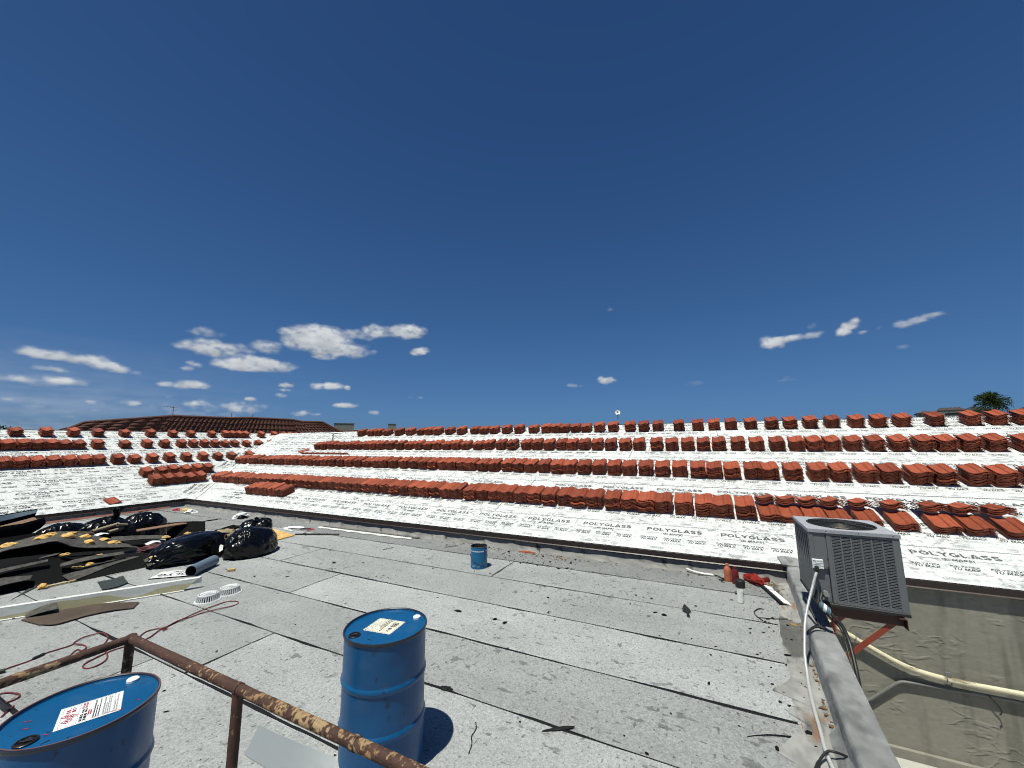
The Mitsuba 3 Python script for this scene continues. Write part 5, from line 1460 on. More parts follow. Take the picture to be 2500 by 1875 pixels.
hump_front = [(-10.45, 2.05, .40), (-10.38, 2.27, .49), (-10.32, 2.41, .51), (-10.30, 2.57, .52), (-10.28, 2.76, .535), (-10.28, 2.86, .49), (-10.28, 2.99, .40), (-10.28, 3.17, .33), (-10.25, 3.37, .29), (-10.15, 3.62, .25), (-10.05, 3.85, .20)]
hump_back = [(-11.6, 2.45, .36), (-11.6, 2.66, .43), (-11.55, 2.90, .48), (-11.5, 3.10, .51), (-11.4, 3.30, .47), (-11.25, 3.50, .40), (-11.1, 3.68, .32), (-10.95, 3.85, .24), (-10.8, 4.02, .12)]
hump, hs = sheet('felt_sheet', 'broad humped grey felt sheet with yellow foam dabs on top of the heap', [hump_back, hump_front], 'felt', group=G_, seed=21, amp=0.006, th=0.012)


def on_hump(a, b):
    n, m = hs.shape[:2]
    return hs[int(a * (n - 1)), int(b * (m - 1))]


HUMP_FOAM = ['foam dab near the left end of the humped felt sheet', 'foam dab on the crest of the humped felt sheet', 'foam dab behind the crest of the humped felt sheet', 'square foam dab right of the crest of the humped felt sheet', 'pale foam dab at the back edge, right of the hump', 'rounded foam dab in the middle of the right half of the humped sheet', 'thin foam dab at the back edge near the right end', 'rightmost foam dab on the humped felt sheet', 'small foam dab at the back edge behind the hump']
for i, (a, b, r) in enumerate(((0.10, 0.55, 0.11), (0.33, 0.62, 0.125), (0.36, 0.25, 0.085), (0.50, 0.62, 0.12), (0.62, 0.30, 0.105), (0.69, 0.66, 0.12), (0.78, 0.25, 0.09), (0.86, 0.50, 0.10), (0.50, 0.15, 0.07))):
    p = on_hump(a, b)
    foam_blob(p[0], p[1], p[2], r, r * 0.70, r * 0.46, 30 + i, HUMP_FOAM[i], 1.2 + 0.4 * i)
# lower sheets: front lip sheet with the big dab
low, ls_ = sheet('felt_sheet', 'grey felt piece with a large yellow foam dab at the front of the heap', [[(-10.15, 2.72, .14), (-10.15, 2.95, .14), (-10.12, 3.25, .12), (-10.05, 3.60, .10)], [(-9.30, 2.76, .015), (-9.36, 3.00, .06), (-9.40, 3.28, .12), (-9.46, 3.66, .155)]], 'felt', group=G_, seed=23, amp=0.004)
for q, (a, b, r, s_, t_) in enumerate(((0.28, 0.45, 0.17, 0.5, 0.3), (0.52, 0.45, 0.085, 0.7, 0.5), (0.93, 0.45, 0.11, 0.55, 0.4))):
    p = ls_[int(a * (len(ls_) - 1)), int(b * 8)]
    foam_blob(p[0], p[1], p[2], r, r * s_, r * t_ * 0.7, 50 + q, ['large crumbly yellow foam dab on the front felt piece', 'small orange foam dab beside the large one on the front felt piece', 'orange foam dab at the right tip of the front felt piece'][q], 0.25 + 0.4 * q)
# sheets lying inside the heap, their fronts hanging down to the roof; black ones hold painted shade
spec = [([(-11.9, 1.2, .34), (-11.9, 2.0, .40), (-11.6, 2.8, .42), (-11.2, 3.6, .22)], [(-9.95, 1.0, .22), (-9.95, 1.7, .28), (-9.98, 2.4, .34), (-10.0, 3.2, .24)], 'black_felt', 'felt sheet with shade painted black, lying under the humped grey sheet'),
        ([(-10.4, 1.3, .20), (-10.3, 2.0, .24), (-10.2, 2.6, .22)], [(-9.75, 1.5, .10), (-9.65, 2.05, .14), (-9.72, 2.55, .10)], 'felt', 'small curled grey felt piece low at the left front of the heap'),
        ([(-11.0, 1.9, .26), (-10.9, 2.5, .30), (-10.8, 3.1, .28)], [(-10.02, 1.9, .27), (-10.0, 2.4, .33), (-10.02, 2.75, .34)], 'felt', 'grey felt strip sticking out below the humped sheet'),
        ([(-10.6, 3.0, .24), (-10.5, 3.4, .24), (-10.4, 3.9, .20)], [(-9.85, 2.95, .17), (-9.80, 3.30, .22), (-9.85, 3.75, .20)], 'black_felt', 'felt sheet with shade painted black, between the front piece and the humped sheet'),
        ([(-12.6, 2.9, .10), (-12.4, 3.6, .12), (-11.9, 4.3, .06), (-11.5, 4.7, .03)], [(-11.2, 2.9, .12), (-11.1, 3.7, .14), (-10.7, 4.3, .10), (-10.4, 4.8, .04)], 'black_felt', 'black felt sheet spread behind the humped sheet'),
        ([(-11.25, 4.78, .40), (-11.0, 5.08, .40), (-10.8, 5.32, .38)], [(-11.05, 4.70, .02), (-10.8, 5.0, .02), (-10.6, 5.26, .02)], 'black_felt', 'black felt sheet standing on edge behind the bags'),
        ([(-10.2, 4.0, .16), (-9.9, 4.5, .16), (-9.7, 5.0, .10)], [(-9.3, 3.7, .10), (-9.2, 4.2, .14), (-9.1, 4.7, .10)], 'felt', 'felt scrap under the middle rubbish bag')]
spec += [([(-9.82, 1.55, .27), (-9.84, 2.05, .31), (-9.86, 2.62, .33)], [(-9.74, 1.50, .235), (-9.76, 2.05, .275), (-9.80, 2.60, .31)], 'felt', 'narrow grey felt strip across the dark front of the heap'),
         ([(-9.78, 2.75, .24), (-9.74, 3.1, .27), (-9.70, 3.5, .25)], [(-9.68, 2.72, .205), (-9.62, 3.1, .235), (-9.60, 3.48, .22)], 'felt', 'grey felt edge above the front piece with the large foam dab'),
         ([(-9.62, 1.2, .13), (-9.60, 1.6, .15), (-9.58, 1.95, .11)], [(-9.52, 1.18, .07), (-9.50, 1.6, .10), (-9.50, 1.95, .07)], 'felt', 'short grey felt flap at the lower left of the heap'),
         ([(-11.0, 3.75, .33), (-10.8, 4.1, .30), (-10.5, 4.45, .27)], [(-10.8, 3.7, .25), (-10.6, 4.05, .26), (-10.35, 4.4, .22)], 'felt', 'grey felt piece between the humped sheet and the brown plank'),
         ([(-11.95, 2.9, .42), (-11.9, 3.3, .44), (-11.85, 3.7, .36)], [(-11.7, 2.9, .43), (-11.65, 3.3, .45), (-11.6, 3.7, .34)], 'felt_brown', 'brown felt piece behind the humped sheet')]
for i, (b_, f_, m_, l_) in enumerate(spec):
    sheet('felt_sheet', l_, [b_, f_], m_, group=G_, seed=60 + i, amp=0.012)
# hanging fronts of felt, the shade of the heap painted in near-black
hang = [([(-9.96, 0.9, .24), (-9.97, 1.7, .29), (-9.99, 2.4, .35), (-10.05, 3.2, .25)], [(-9.62, 0.9, .0), (-9.58, 1.7, .0), (-9.52, 2.45, .0), (-9.50, 2.85, .0)], 'felt front with shade painted black, hanging from the heap down to the roof at the left'),
        ([(-9.42, 2.9, .045), (-9.42, 3.28, .115), (-9.47, 3.68, .15)], [(-9.28, 2.82, .0), (-9.26, 3.2, .0), (-9.18, 3.68, .0)], 'felt edge with shade painted black, below the front felt piece'),
        ([(-9.85, 3.4, .20), (-9.75, 3.7, .18), (-9.5, 4.1, .14)], [(-9.5, 3.5, .0), (-9.2, 3.75, .0), (-8.9, 4.0, .0)], 'felt edge with shade painted black, left of the middle rubbish bag')]
for i, (b_, f_, l_) in enumerate(hang):
    sheet('felt_sheet', l_, [b_, f_], 'black_felt', group=G_, seed=80 + i, amp=0.010)
sheet('felt_sheet', 'light grey felt scrap curling at the left front of the heap', [[(-9.72, 1.75, .17), (-9.74, 2.10, .20), (-9.62, 2.42, .17)], [(-9.50, 1.85, .10), (-9.50, 2.12, .14), (-9.48, 2.36, .15)]], 'felt', group=G_, seed=91, amp=0.006)
sheet('felt_sheet', 'small grey felt piece under an orange foam dab left of the middle bag', [[(-9.12, 3.58, .16), (-9.10, 3.72, .20), (-9.12, 3.86, .15)], [(-8.92, 3.58, .07), (-8.90, 3.72, .10), (-8.92, 3.87, .07)]], 'felt', group=G_, seed=92, amp=0.004)
foam_blob(-9.02, 3.73, 0.165, 0.10, 0.055, 0.05, 93, 'orange foam dab on the small felt piece left of the middle bag', 1.4)
foam_blob(-9.95, 2.83, 0.33, 0.06, 0.03, 0.03, 95, 'pale foam dab below the humped sheet', 1.3)
foam_blob(-9.80, 3.22, 0.235, 0.05, 0.03, 0.03, 96, 'pale foam dab between the two felt sheets', 1.3)
foam_blob(-10.2, 4.33, 0.27, 0.07, 0.04, 0.035, 97, 'bright yellow foam piece behind the middle bag', 1.0)
foam_blob(-10.0, 4.62, 0.31, 0.06, 0.03, 0.03, 98, 'thin yellow foam piece at the top of the middle bag', 1.0)
foam_blob(-9.33, 2.47, 0.02, 0.065, 0.05, 0.045, 99, 'orange foam lump on the roof at the foot of the heap', 0.4)
ws = thing('wood_lath', 'yellow wood lath lying on the roof along the foot of the heap', 'lath')
put(mesh(moved(box(0, 0.32, -0.018, 0.018, 0, 0.020, 0.003), frame([-9.33, 2.50, 0.012], [0.02, 0.30, 0.004], [-1, 0.06, 0])), 'wood_tan'), ws)

# folded black membrane trough at the left
tk = thing('membrane_trough', 'black roofing membrane folded into a long trough at the left of the heap', 'membrane')
n = 26
t = np.linspace(0, 1, n)
yy = 1.15 + 2.10 * t
base = -12.55 - 0.55 * t
top_b = 0.66 + 0.17 * t
rows = []
for k, (dx, dz) in enumerate([(0.34, -0.20), (0.40, -0.34), (0.34, -0.48), (0.16, -0.52), (-0.06, -0.44), (-0.20, -0.22), (-0.26, 0.0)]):
    taper = 1.0 - 0.25 * np.clip((t - 0.85) / 0.15, 0, 1)
    p = np.stack([base + dx * taper, yy + 0.03 * np.sin(k * 2.1), top_b + dz * (0.95 + 0.10 * np.sin(t * 7 + k)) * taper - 0.02 + (0.06 * (1 - t)) * (k < 3)], -1)
    rows.append(p + 0.02 * (meshkit.fbm(p * 3.0, 3, 4)[:, None] - 0.5))
q = np.stack(rows, 1)
put(mesh(grid(lambda U, V: q, t, np.arange(7.0), close=0.012), 'black_felt', 50), tk, 'sheet')
q2 = np.stack([rows[6] + [0.02, 0, -0.02], rows[5] + [0.03, 0, 0.07]], 1)[6:]
put(mesh(grid(lambda U, V: q2, np.arange(float(n - 6)), np.arange(2.0), close=0.004), 'grey_pvc', 50), tk, 'liner_strip')  # grey-blue sheen of the shiny inside, put in as a coloured strip
put(mesh(moved(blob((0.30, 0.50, 0.26), 4, 0.35, 1.4, 3), tr(-12.75, 1.7, 0.40)), 'bag', 40), tk, 'plastic_filling')
pk2 = thing('brown_plank', 'weathered brown plank lying inside the black membrane trough', 'plank')
put(mesh(moved(box(0, 0.75, -0.06, 0.06, 0, 0.025, 0.004), frame([-12.72, 2.42, 0.50], [-0.14, 0.75, 0.15], [-0.9, -0.2, 0.4])), 'plank'), pk2)
sheet('felt_sheet', 'black felt piece hanging under the membrane trough', [[(-12.3, 1.2, .40), (-12.2, 2.0, .42), (-12.6, 3.1, .40)], [(-11.7, 1.2, .20), (-11.8, 2.1, .22), (-12.3, 3.1, .02)]], 'black_felt', group=G_, seed=94, amp=0.02)


# ------------------------------------------------------------------ rubbish bags
def bag(x, y, rx_, ry_, h, seed, label, ang=0.0, lean=(0, 0), knot=None, sub=5, axis=(0, 0, 1)):
    """A filled sack: a sagging body with folds that run along its axis and gather at both ends."""
    key = thing('rubbish_bag', label, 'rubbish bag', 'black plastic rubbish bags')
    m = trimesh.creation.icosphere(sub)
    v = np.asarray(m.vertices).copy()
    ax3 = np.array(axis, float)
    ax3 /= np.linalg.norm(ax3)
    e1 = np.cross(ax3, [0.3, 0.9, 0.2])
    e1 /= np.linalg.norm(e1)
    e2 = np.cross(ax3, e1)
    lon, c1, c2 = v @ ax3, v @ e1, v @ e2
    wr = meshkit.fbm(v * 1.5 + seed, 3, seed + 7) - 0.5
    f1 = meshkit.fbm(v * 1.15 + seed * 3.1, 2, seed)
    dirs = np.stack([c1, c2], -1) / (np.hypot(c1, c2)[:, None] + 0.12)
    crease = lambda fr, fl, sd, wp: 1 - np.abs(2 * meshkit.fbm(np.stack([dirs[:, 0] * fr + wr * wp, dirs[:, 1] * fr + wr * wp, lon * fl + wr], -1), 2, sd) - 1)
    big, mid, fin = crease(1.7, 0.6, seed + 4, 1.2), crease(4.2, 1.2, seed + 6, 2.5), crease(10.0, 2.6, seed + 8, 4.0)
    gather = 0.45 + 0.9 * lon ** 2
    k = 0.88 + 0.34 * (f1 - 0.5) + 0.10 * big ** 2 - 0.05 + gather * (0.075 * mid ** 3 + 0.022 * fin ** 3)
    v = v * k[:, None]
    flat_ = np.sign(v[:, 2]) * np.abs(v[:, 2]) ** 0.8
    wide = 1 + 0.20 * np.clip(-v[:, 2], 0, 1)
    p = np.stack([v[:, 0] * rx_ * wide, v[:, 1] * ry_ * wide, np.maximum((flat_ + 0.62) / 1.55, 0.0) * h], -1)
    p[:, 0] += lean[0] * p[:, 2] / h
    p[:, 1] += lean[1] * p[:, 2] / h
    put(mesh(moved(trimesh.Trimesh(p, m.faces, process=False), tr(x, y, 0.004) @ rz(ang)), 'bag', True), key, 'body')
    if knot:
        kx, ky, kz, s = knot
        b = trimesh.creation.icosphere(4)
        w = np.asarray(b.vertices).copy()
        a = np.arctan2(w[:, 1], w[:, 0])
        rr_ = 0.055 + 0.075 * np.clip(w[:, 2], 0, 1) ** 1.5 * (1 + 0.6 * np.cos(a * 5 + seed) + 0.3 * np.cos(a * 11))
        w = np.stack([np.cos(a) * np.hypot(w[:, 0], w[:, 1]) * rr_ * s, np.sin(a) * np.hypot(w[:, 0], w[:, 1]) * rr_ * s, w[:, 2] * 0.12 * s], -1)
        put(mesh(moved(trimesh.Trimesh(w, b.faces, process=False), tr(kx, ky, kz)), 'bag', True), key, 'tied_top')
    return key


bag(-9.15, 4.25, 0.50, 0.62, 0.47, 3, 'big shiny black rubbish bag mid-heap, torn open at its right end', 0.35, (0.05, 0.03), axis=(0.15, 1, 0.15))
bag(-8.35, 5.02, 0.42, 0.56, 0.50, 5, 'big black rubbish bag at the right end of the heap', 0.30, (-0.06, -0.10), axis=(0.1, -0.35, 1))
bag(-9.72, 5.70, 0.24, 0.22, 0.40, 8, 'small black rubbish bag, left lobe behind the right-hand bag', 0.3, (0, 0), None, 4)
bag(-9.66, 5.98, 0.24, 0.24, 0.42, 9, 'small black rubbish bag, right lobe behind the right-hand bag', 0.3, (0, 0), (-9.62, 5.80, 0.42, 0.5), 4)
bag(-12.0, 4.62, 0.42, 0.46, 0.56, 11, 'rounded black rubbish bag at the back of the heap', 0.1, (0, 0), None)
bag(-12.6, 4.02, 0.34, 0.50, 0.52, 13, 'crumpled black rubbish bag with a tied top at the back of the heap', 0.2, (0, 0.15), (-12.55, 4.32, 0.60, 1.2))
bag(-12.7, 3.50, 0.36, 0.42, 0.50, 15, 'limp black rubbish bag between the trough and the tied bag', 0.2, (0, 0))
sheet('torn_plastic', 'torn black plastic hanging open at the right end of the middle bag', [[(-8.95, 4.55, .44), (-8.92, 4.70, .42), (-8.93, 4.86, .36)], [(-8.62, 4.40, .12), (-8.62, 4.58, .04), (-8.60, 4.78, .02)]], 'bag', 'plastic sheet', seed=41, amp=0.04, th=0.003)
sheet('clear_wrap', 'scrap of pale clear wrap in the open end of the middle bag', [[(-8.82, 4.50, .20), (-8.80, 4.60, .26), (-8.80, 4.68, .24)], [(-8.68, 4.48, .10), (-8.66, 4.58, .12), (-8.66, 4.66, .16)]], 'label_white', 'plastic sheet', seed=43, amp=0.05, th=0.002)

# ------------------------------------------------------------------ cardboard cores, pipe, boards and scraps
def core(p0, p1, r, label, group):
    key = thing('cardboard_core', label, 'cardboard tube', group)
    d = np.subtract(p1, p0)
    Ln = float(np.linalg.norm(d))
    Fm = frame(p0, [d[1], -d[0], 0], np.cross(d, [d[1], -d[0], 0]), d)
    put(mesh(moved(lathe([(r - 0.006, 0), (r, 0), (r, Ln), (r - 0.006, Ln)], 20), Fm), 'cardboard', 40), key, 'wall')
    put(mesh(moved(lathe([(r - 0.006, Ln), (r - 0.006, 0)], 20), Fm), 'card_inside', 40), key, 'bore')


names = ['top', 'second', 'third', 'lowest']
for i, (y0, z0, y1, z1) in enumerate(((4.66, 0.375, 5.15, 0.345), (4.68, 0.265, 5.16, 0.262), (4.66, 0.175, 5.16, 0.185), (4.66, 0.085, 5.12, 0.105))):
    core((-8.62, y0 - 0.02, z0), (-8.72, y1, z1), 0.046, f'cardboard tube between the two big bags, {names[i]} of four', 'cardboard tubes between the bags')
core((-11.85, 3.72, 0.365), (-12.05, 4.20, 0.42), 0.035, 'cardboard tube at the back of the heap, leftmost', 'cardboard tubes at the back')
core((-11.75, 3.95, 0.315), (-11.85, 4.22, 0.345), 0.035, 'short cardboard tube in front of the leftmost back tube', 'cardboard tubes at the back')
core((-11.80, 4.10, 0.44), (-11.90, 4.38, 0.37), 0.032, 'cardboard tube slanting down against the rounded back bag', 'cardboard tubes at the back')
wl = thing('wood_plank', 'long thin brown plank lying across the back of the heap', 'plank')
put(mesh(moved(box(0, 0.85, -0.07, 0.07, 0, 0.028, 0.004), frame([-11.15, 4.20, 0.335], [0.12, 0.84, 0.02], [-1, 0.15, 0.15])), 'plank'), wl)
k = thing('maroon_cloth', 'crumpled maroon cloth left of the middle bag', 'cloth')
put(mesh(moved(blob((0.12, 0.24, 0.07), 4, 0.60, 2.0, 31), tr(-9.75, 3.98, 0.20) @ rz(0.1)), 'maroon_cloth', 25), k)
for i, (x, y, z, a, l) in enumerate(((-10.0, 4.05, 0.25, 0.3, 'white crumpled sheet behind the maroon cloth'), (-9.55, 3.83, 0.12, 0.8, 'white torn slip below the maroon cloth'), (-11.7, 3.82, 0.30, 0.1, 'white card strip below the back cardboard tubes'), (-9.05, 4.05, 0.05, 0.5, 'white torn slip at the foot of the middle bag'), (-8.95, 3.85, 0.045, 0.4, 'white paper shred beside the small felt piece'))):
    sheet('paper_scrap', l, [[(x - 0.05, y - 0.12, z), (x - 0.06, y, z + 0.03), (x - 0.05, y + 0.12, z + 0.01)], [(x + 0.05, y - 0.10, z - 0.02), (x + 0.04, y + 0.02, z + 0.01), (x + 0.04, y + 0.11, z - 0.01)]], 'label_white', 'paper', 'white scraps in the heap', th=0.002, seed=70 + i, amp=0.015)
k = thing('brown_paper', 'crumpled tan paper heap behind the cardboard tubes', 'paper')
put(mesh(moved(blob((0.16, 0.30, 0.12), 4, 0.6, 2.4, 44, -0.08), tr(-9.9, 5.25, 0.14)), 'cardboard', 25), k)
pp = thing('grey_pipe', 'short grey plastic pipe lying in front of the rubbish bags', 'pipe')
d = np.array([-0.42, 0.62, 0.0])
Fp = frame([-7.86, 3.74, 0.092], [d[1], -d[0], 0], [0, 0, 1], d)
put(mesh(moved(lathe([(0.081, 0), (0.088, 0), (0.088, 0.62), (0.081, 0.62)], 32), Fp), 'grey_pvc', 40), pp, 'wall')
put(mesh(moved(lathe([(0.081, 0.62), (0.081, 0)], 32), Fp), 'ac_dark', 40), pp, 'bore')
sg = thing('underlayment_offcut', 'white offcut with upside-down black lettering half under the grey pipe', 'underlayment offcut')
Fs = frame([-8.34, 3.38, 0.012], [0.42, 0.36, 0], [-0.25, 0.29, 0])
put(mesh(moved(box(0, 0.56, 0, 0.36, 0, 0.008, 0.002), Fs), 'underlay'), sg, 'sheet')
v, f = word('POLYGLASS', 0.97, 0.13)
v = np.stack([0.60 - v[:, 0], 0.19 - v[:, 1]], 1)
kf = [tri for tri in f if (v[tri, 0] > 0.03).all() and (v[tri, 0] < 0.55).all()]
put(mesh(trimesh.Trimesh(np.c_[v, 0 * v[:, 0] + 0.0095] @ Fs[:3, :3].T + Fs[:3, 3], np.array(kf), process=False), 'ink'), sg, 'print')
v, f = word('MAPEI', 0.24, 0.055, 0.25)
v = np.stack([0.45 - v[:, 0], 0.30 - v[:, 1]], 1)
put(mesh(trimesh.Trimesh(np.c_[v, 0 * v[:, 0] + 0.0095] @ Fs[:3, :3].T + Fs[:3, 3], f, process=False), 'ink'), sg, 'print')
put(mesh(moved(box(0.0, 0.56, -0.02, -0.001, -0.004, 0.006), Fs), 'black_felt'), sg, 'edge')
ob = thing('chipboard_sheet', 'yellow chipboard sheet lying behind the right-hand rubbish bag', 'board')
put(mesh(moved(flat_poly([(-10.35, 6.60), (-8.95, 6.33), (-8.90, 5.80), (-10.3, 5.9)], 0.006, 0.024), np.eye(4)), 'osb'), ob)
wb = thing('wood_block', 'small tan wood block lying in front of the right-hand rubbish bag', 'wood block')
put(mesh(moved(box(-0.055, 0.055, -0.03, 0.03, 0, 0.038, 0.003), tr(-7.55, 4.20, 0.006) @ rz(0.9)), 'wood_tan'), wb)

# scraps on the roof behind the heap
def scrap(name, label, x, y, rx_, ry_, h, m, seed, catg, ang=0.0):
    key = thing(name, label, catg)
    put(mesh(moved(blob((rx_, ry_, h), 3, 0.7, 2.0, seed, -h * 0.3), tr(x, y, h * 0.3) @ rz(ang)), m, 30), key)


scrap('felt_scrap', 'torn black felt scrap behind the tan paper', -11.2, 6.05, 0.12, 0.30, 0.06, 'black_felt', 101, 'roofing felt', 0.1)
scrap('plastic_crumple', 'crumpled white and black plastic near the corner of the eaves', -15.0, 6.95, 0.16, 0.14, 0.09, 'white_plastic', 102, 'plastic')
scrap('plastic_crumple', 'crumpled black and white plastic by the right eave flashing', -12.6, 7.15, 0.14, 0.22, 0.10, 'label_white', 103, 'plastic')
scrap('plastic_crumple', 'black plastic lying against the white crumple by the right eave', -12.45, 7.10, 0.12, 0.12, 0.07, 'bag', 113, 'plastic')
scrap('red_litter', 'small red and white litter in the corner of the eaves', -16.0, 7.00, 0.12, 0.10, 0.05, 'ink_red', 104, 'litter')
scrap('felt_scrap', 'flat dark felt scrap in front of the right eave', -13.0, 6.55, 0.10, 0.20, 0.012, 'black_felt', 105, 'roofing felt')
scrap('red_litter', 'small red and white scrap right of the chipboard sheet', -9.2, 6.95, 0.05, 0.10, 0.02, 'ink_red', 106, 'litter')
scrap('sawdust_pile', 'heap of tan crumbs in the corner of the eaves', -15.7, 7.15, 0.30, 0.16, 0.05, 'wood_tan', 107, 'litter')
scrap('clay_chips', 'scatter of broken red tile chips behind the pail', -3.35, 7.40, 0.16, 0.05, 0.02, 'clay_0', 108, 'litter')
for i, (x0, y0, x1, y1, m, l) in enumerate(((-10.0, 6.75, -9.6, 7.05, 'black_rubber', 'black batten with torn white film behind the chipboard sheet'), (-9.05, 6.42, -8.05, 6.85, 'black_rubber', 'long thin black batten right of the chipboard sheet'), (-9.75, 6.62, -9.45, 6.62, 'white_plastic', 'short white trim piece behind the small bags'), (-9.5, 6.85, -9.25, 6.98, 'black_rubber', 'short black trim piece right of the white trim piece'), (-5.05, 6.98, -4.86, 7.20, 'black_rubber', 'thin dark twig lying left of the pail'), (-6.10, 6.3, -6.02, 6.5, 'black_rubber', 'tiny dark twig between the seams left of the pail'))):
    key = thing('trim_piece', l, 'trim piece')
    put(mesh(tube(smooth_path([(x0, y0, 0.014), ((x0 + x1) / 2 + 0.01, (y0 + y1) / 2, 0.022), (x1, y1, 0.014)]), [0.020 if i < 4 else 0.006] * 17, 6), m), key)
sheet('white_film', 'torn white film draped over the black batten', [[(-10.0, 6.72, .03), (-9.85, 6.88, .05), (-9.6, 7.05, .03)], [(-9.86, 6.68, .012), (-9.72, 6.82, .02), (-9.50, 6.98, .012)]], 'label_white', 'plastic sheet', seed=77, amp=0.02, th=0.002)

# ------------------------------------------------------------------ crumbs scattered over the flat roof
rc = np.random.default_rng(5)
def crumbs(n, lo, hi, area, seed):
    r = np.random.default_rng(seed)
    ms = []
    for _ in range(n):
        x, y = r.uniform(area[0], area[1]), r.uniform(area[2], area[3])
        s = lo * (hi / lo) ** (r.random() ** 2.2)
        m = trimesh.creation.icosphere(0)
        v = np.asarray(m.vertices) * np.array([s * r.uniform(0.5, 1.5), s * r.uniform(0.25, 0.9), s * r.uniform(0.15, 0.5)]) * r.uniform(0.6, 1.3, (12, 1))
        ms.append(moved(trimesh.Trimesh(v, m.faces, process=False), tr(x, y, 0.006 + s * 0.1) @ rz(r.uniform(0, 6.3))))
    return cat(ms)


labels['asphalt_crumbs'] = {'label': 'black asphalt crumbs scattered over the grey flat roof', 'kind': 'stuff'}
TAKEN.add('asphalt_crumbs')
scene['asphalt_crumbs'] = mesh(cat([crumbs(260, 0.004, 0.024, (-6.5, 0.4, 1.4, 7.3), 1), crumbs(150, 0.008, 0.036, (-9.0, 0.6, 4.2, 7.4), 2), crumbs(120, 0.006, 0.03, (0.3, 0.85, 3.4, 7.4), 3), crumbs(90, 0.012, 0.04, (-4.4, -2.2, 6.7, 7.45), 4)]), 'black_felt')
labels['leaf_litter'] = {'label': 'brown leaf litter along the eave foot and the parapet foot', 'kind': 'stuff'}
TAKEN.add('leaf_litter')
ll = [moved(crumbs(150, 0.008, 0.028, (-0.05, 0.05, 3.7, 6.0), 8), np.array([[1, 0.0735, 0, 0.70 - 0.0735 * 3.4 + 0.0], [0, 1, 0, 0], [0, 0, 1, 0.02], [0, 0, 0, 1.0]])), crumbs(260, 0.008, 0.03, (-9.0, 0.9, 7.30, 7.44), 9), crumbs(90, 0.008, 0.03, (-3.9, -2.4, 7.15, 7.40), 10), crumbs(80, 0.008, 0.03, (0.4, 0.95, 6.9, 7.5), 12)]
scene['leaf_litter'] = mesh(cat(ll), 'leaf_litter')
for i, (x, y, s, l) in enumerate(((-3.05, 4.55, 0.045, 'flat black chip lying above the standing drum'), (-2.24, 3.16, 0.06, 'black asphalt lump on the seam just right of the standing drum'), (-5.04, 2.02, 0.09, 'torn black felt tatter on the seam right of the railing post'), (-1.15, 3.140, 0.11, 'thick ragged asphalt bead on the seam below the drum'))):
    key = thing('asphalt_lump', l, 'asphalt')
    put(mesh(moved(blob((s, s * (0.14 if i == 3 else 0.45), 0.010), 3, 0.7, 2.2, 120 + i, -0.004), tr(x, y, 0.008) @ rz(0.2 * i)), 'asphalt', 30), key)
key = thing('cracked_line', 'thin wriggling dark thread on the sheet beside the drum shadow', 'thread')
put(mesh(tube(smooth_path([(-1.78, 2.92, .005), (-1.74, 2.86, .007), (-1.73, 2.78, .006), (-1.69, 2.72, .006), (-1.66, 2.63, .006)]), 0.0045, 5), 'black_rubber'), key)

# ------------------------------------------------------------------ beyond the ridges
hb = thing('hip_roof_house', 'house with a dark brown barrel-tiled hip roof beyond the left slope', 'house')


def tiled_face(A_, B_, C_, D_, pitch=0.30, course=0.38):
    """Barrel tiles over the quad A (low left), B (top left), C (top right), D (low right)."""
    A_, B_, C_, D_ = (np.array(p, float) for p in (A_, B_, C_, D_))
    up = (B_ + C_ - A_ - D_) / 2
    al = (C_ + D_ - A_ - B_) / 2
    nrm = np.cross(al, up)
    nrm /= np.linalg.norm(nrm)
    nu = int(np.linalg.norm(al) / pitch * 6)
    nv = max(2, int(np.linalg.norm(up) / course))
    u = np.linspace(0, 1, nu)
    vv = np.repeat(np.linspace(0, 1, nv + 1), 2)[1:-1]
    step = np.tile([0.05, 0.0], nv)
    U, V = np.meshgrid(u, vv, indexing='ij')
    p = (A_[None, None] * ((1 - U) * (1 - V))[..., None] + D_ * (U * (1 - V))[..., None] + C_ * (U * V)[..., None] + B_ * ((1 - U) * V)[..., None])
    hgt = 0.075 * np.abs(np.sin(np.pi * u * np.linalg.norm(al) / pitch))[:, None] + step[None]
    return grid(lambda a_, b_: p + nrm * hgt[..., None], u, vv)


RG = [(-38.49, 10.9, 3.70), (-37.0, 15.2, 4.33), (-34.88, 19.57, 4.35), (-33.11, 22.44, 4.24), (-31.69, 24.41, 4.08)]
LOW = [(-38.3, 8.9, 2.55), (-36.4, 13.4, 2.4), (-33.9, 18.6, 2.35), (-31.6, 22.9, 2.25), (-29.4, 26.8, 2.35)]
key = put(mesh(tiled_face((-38.74, 9.4, 2.7), RG[0], (-37.0, 15.2, 4.33), (-37.3, 14.4, 2.6), 0.9, 0.30), 'old_tile'), hb, 'roof_face')
for a_, b_, c_, d_ in (((-37.3, 14.4, 2.6), RG[1], (-35.39, 18.64, 4.28), (-35.66, 18.1, 2.5)), ((-35.66, 18.1, 2.5), (-35.39, 18.64, 4.28), RG[2], (-35.22, 18.95, 2.6)), ((-35.22, 18.95, 2.6), RG[2], RG[3], (-32.6, 22.9, 2.5)), ((-32.6, 22.9, 2.5), RG[3], (-32.72, 23.01, 4.09), (-31.4, 23.9, 2.5)), ((-31.4, 23.9, 2.5), (-32.72, 23.01, 4.09), RG[4], (-29.9, 26.6, 2.5))):
    put(mesh(tiled_face(a_, b_, c_, d_), 'old_tile'), hb, 'roof_face')
caps = [RG[0], RG[1], (-35.39, 18.64, 4.28), RG[2], RG[3], (-32.72, 23.01, 4.09), RG[4], (-29.9, 26.6, 2.5)]
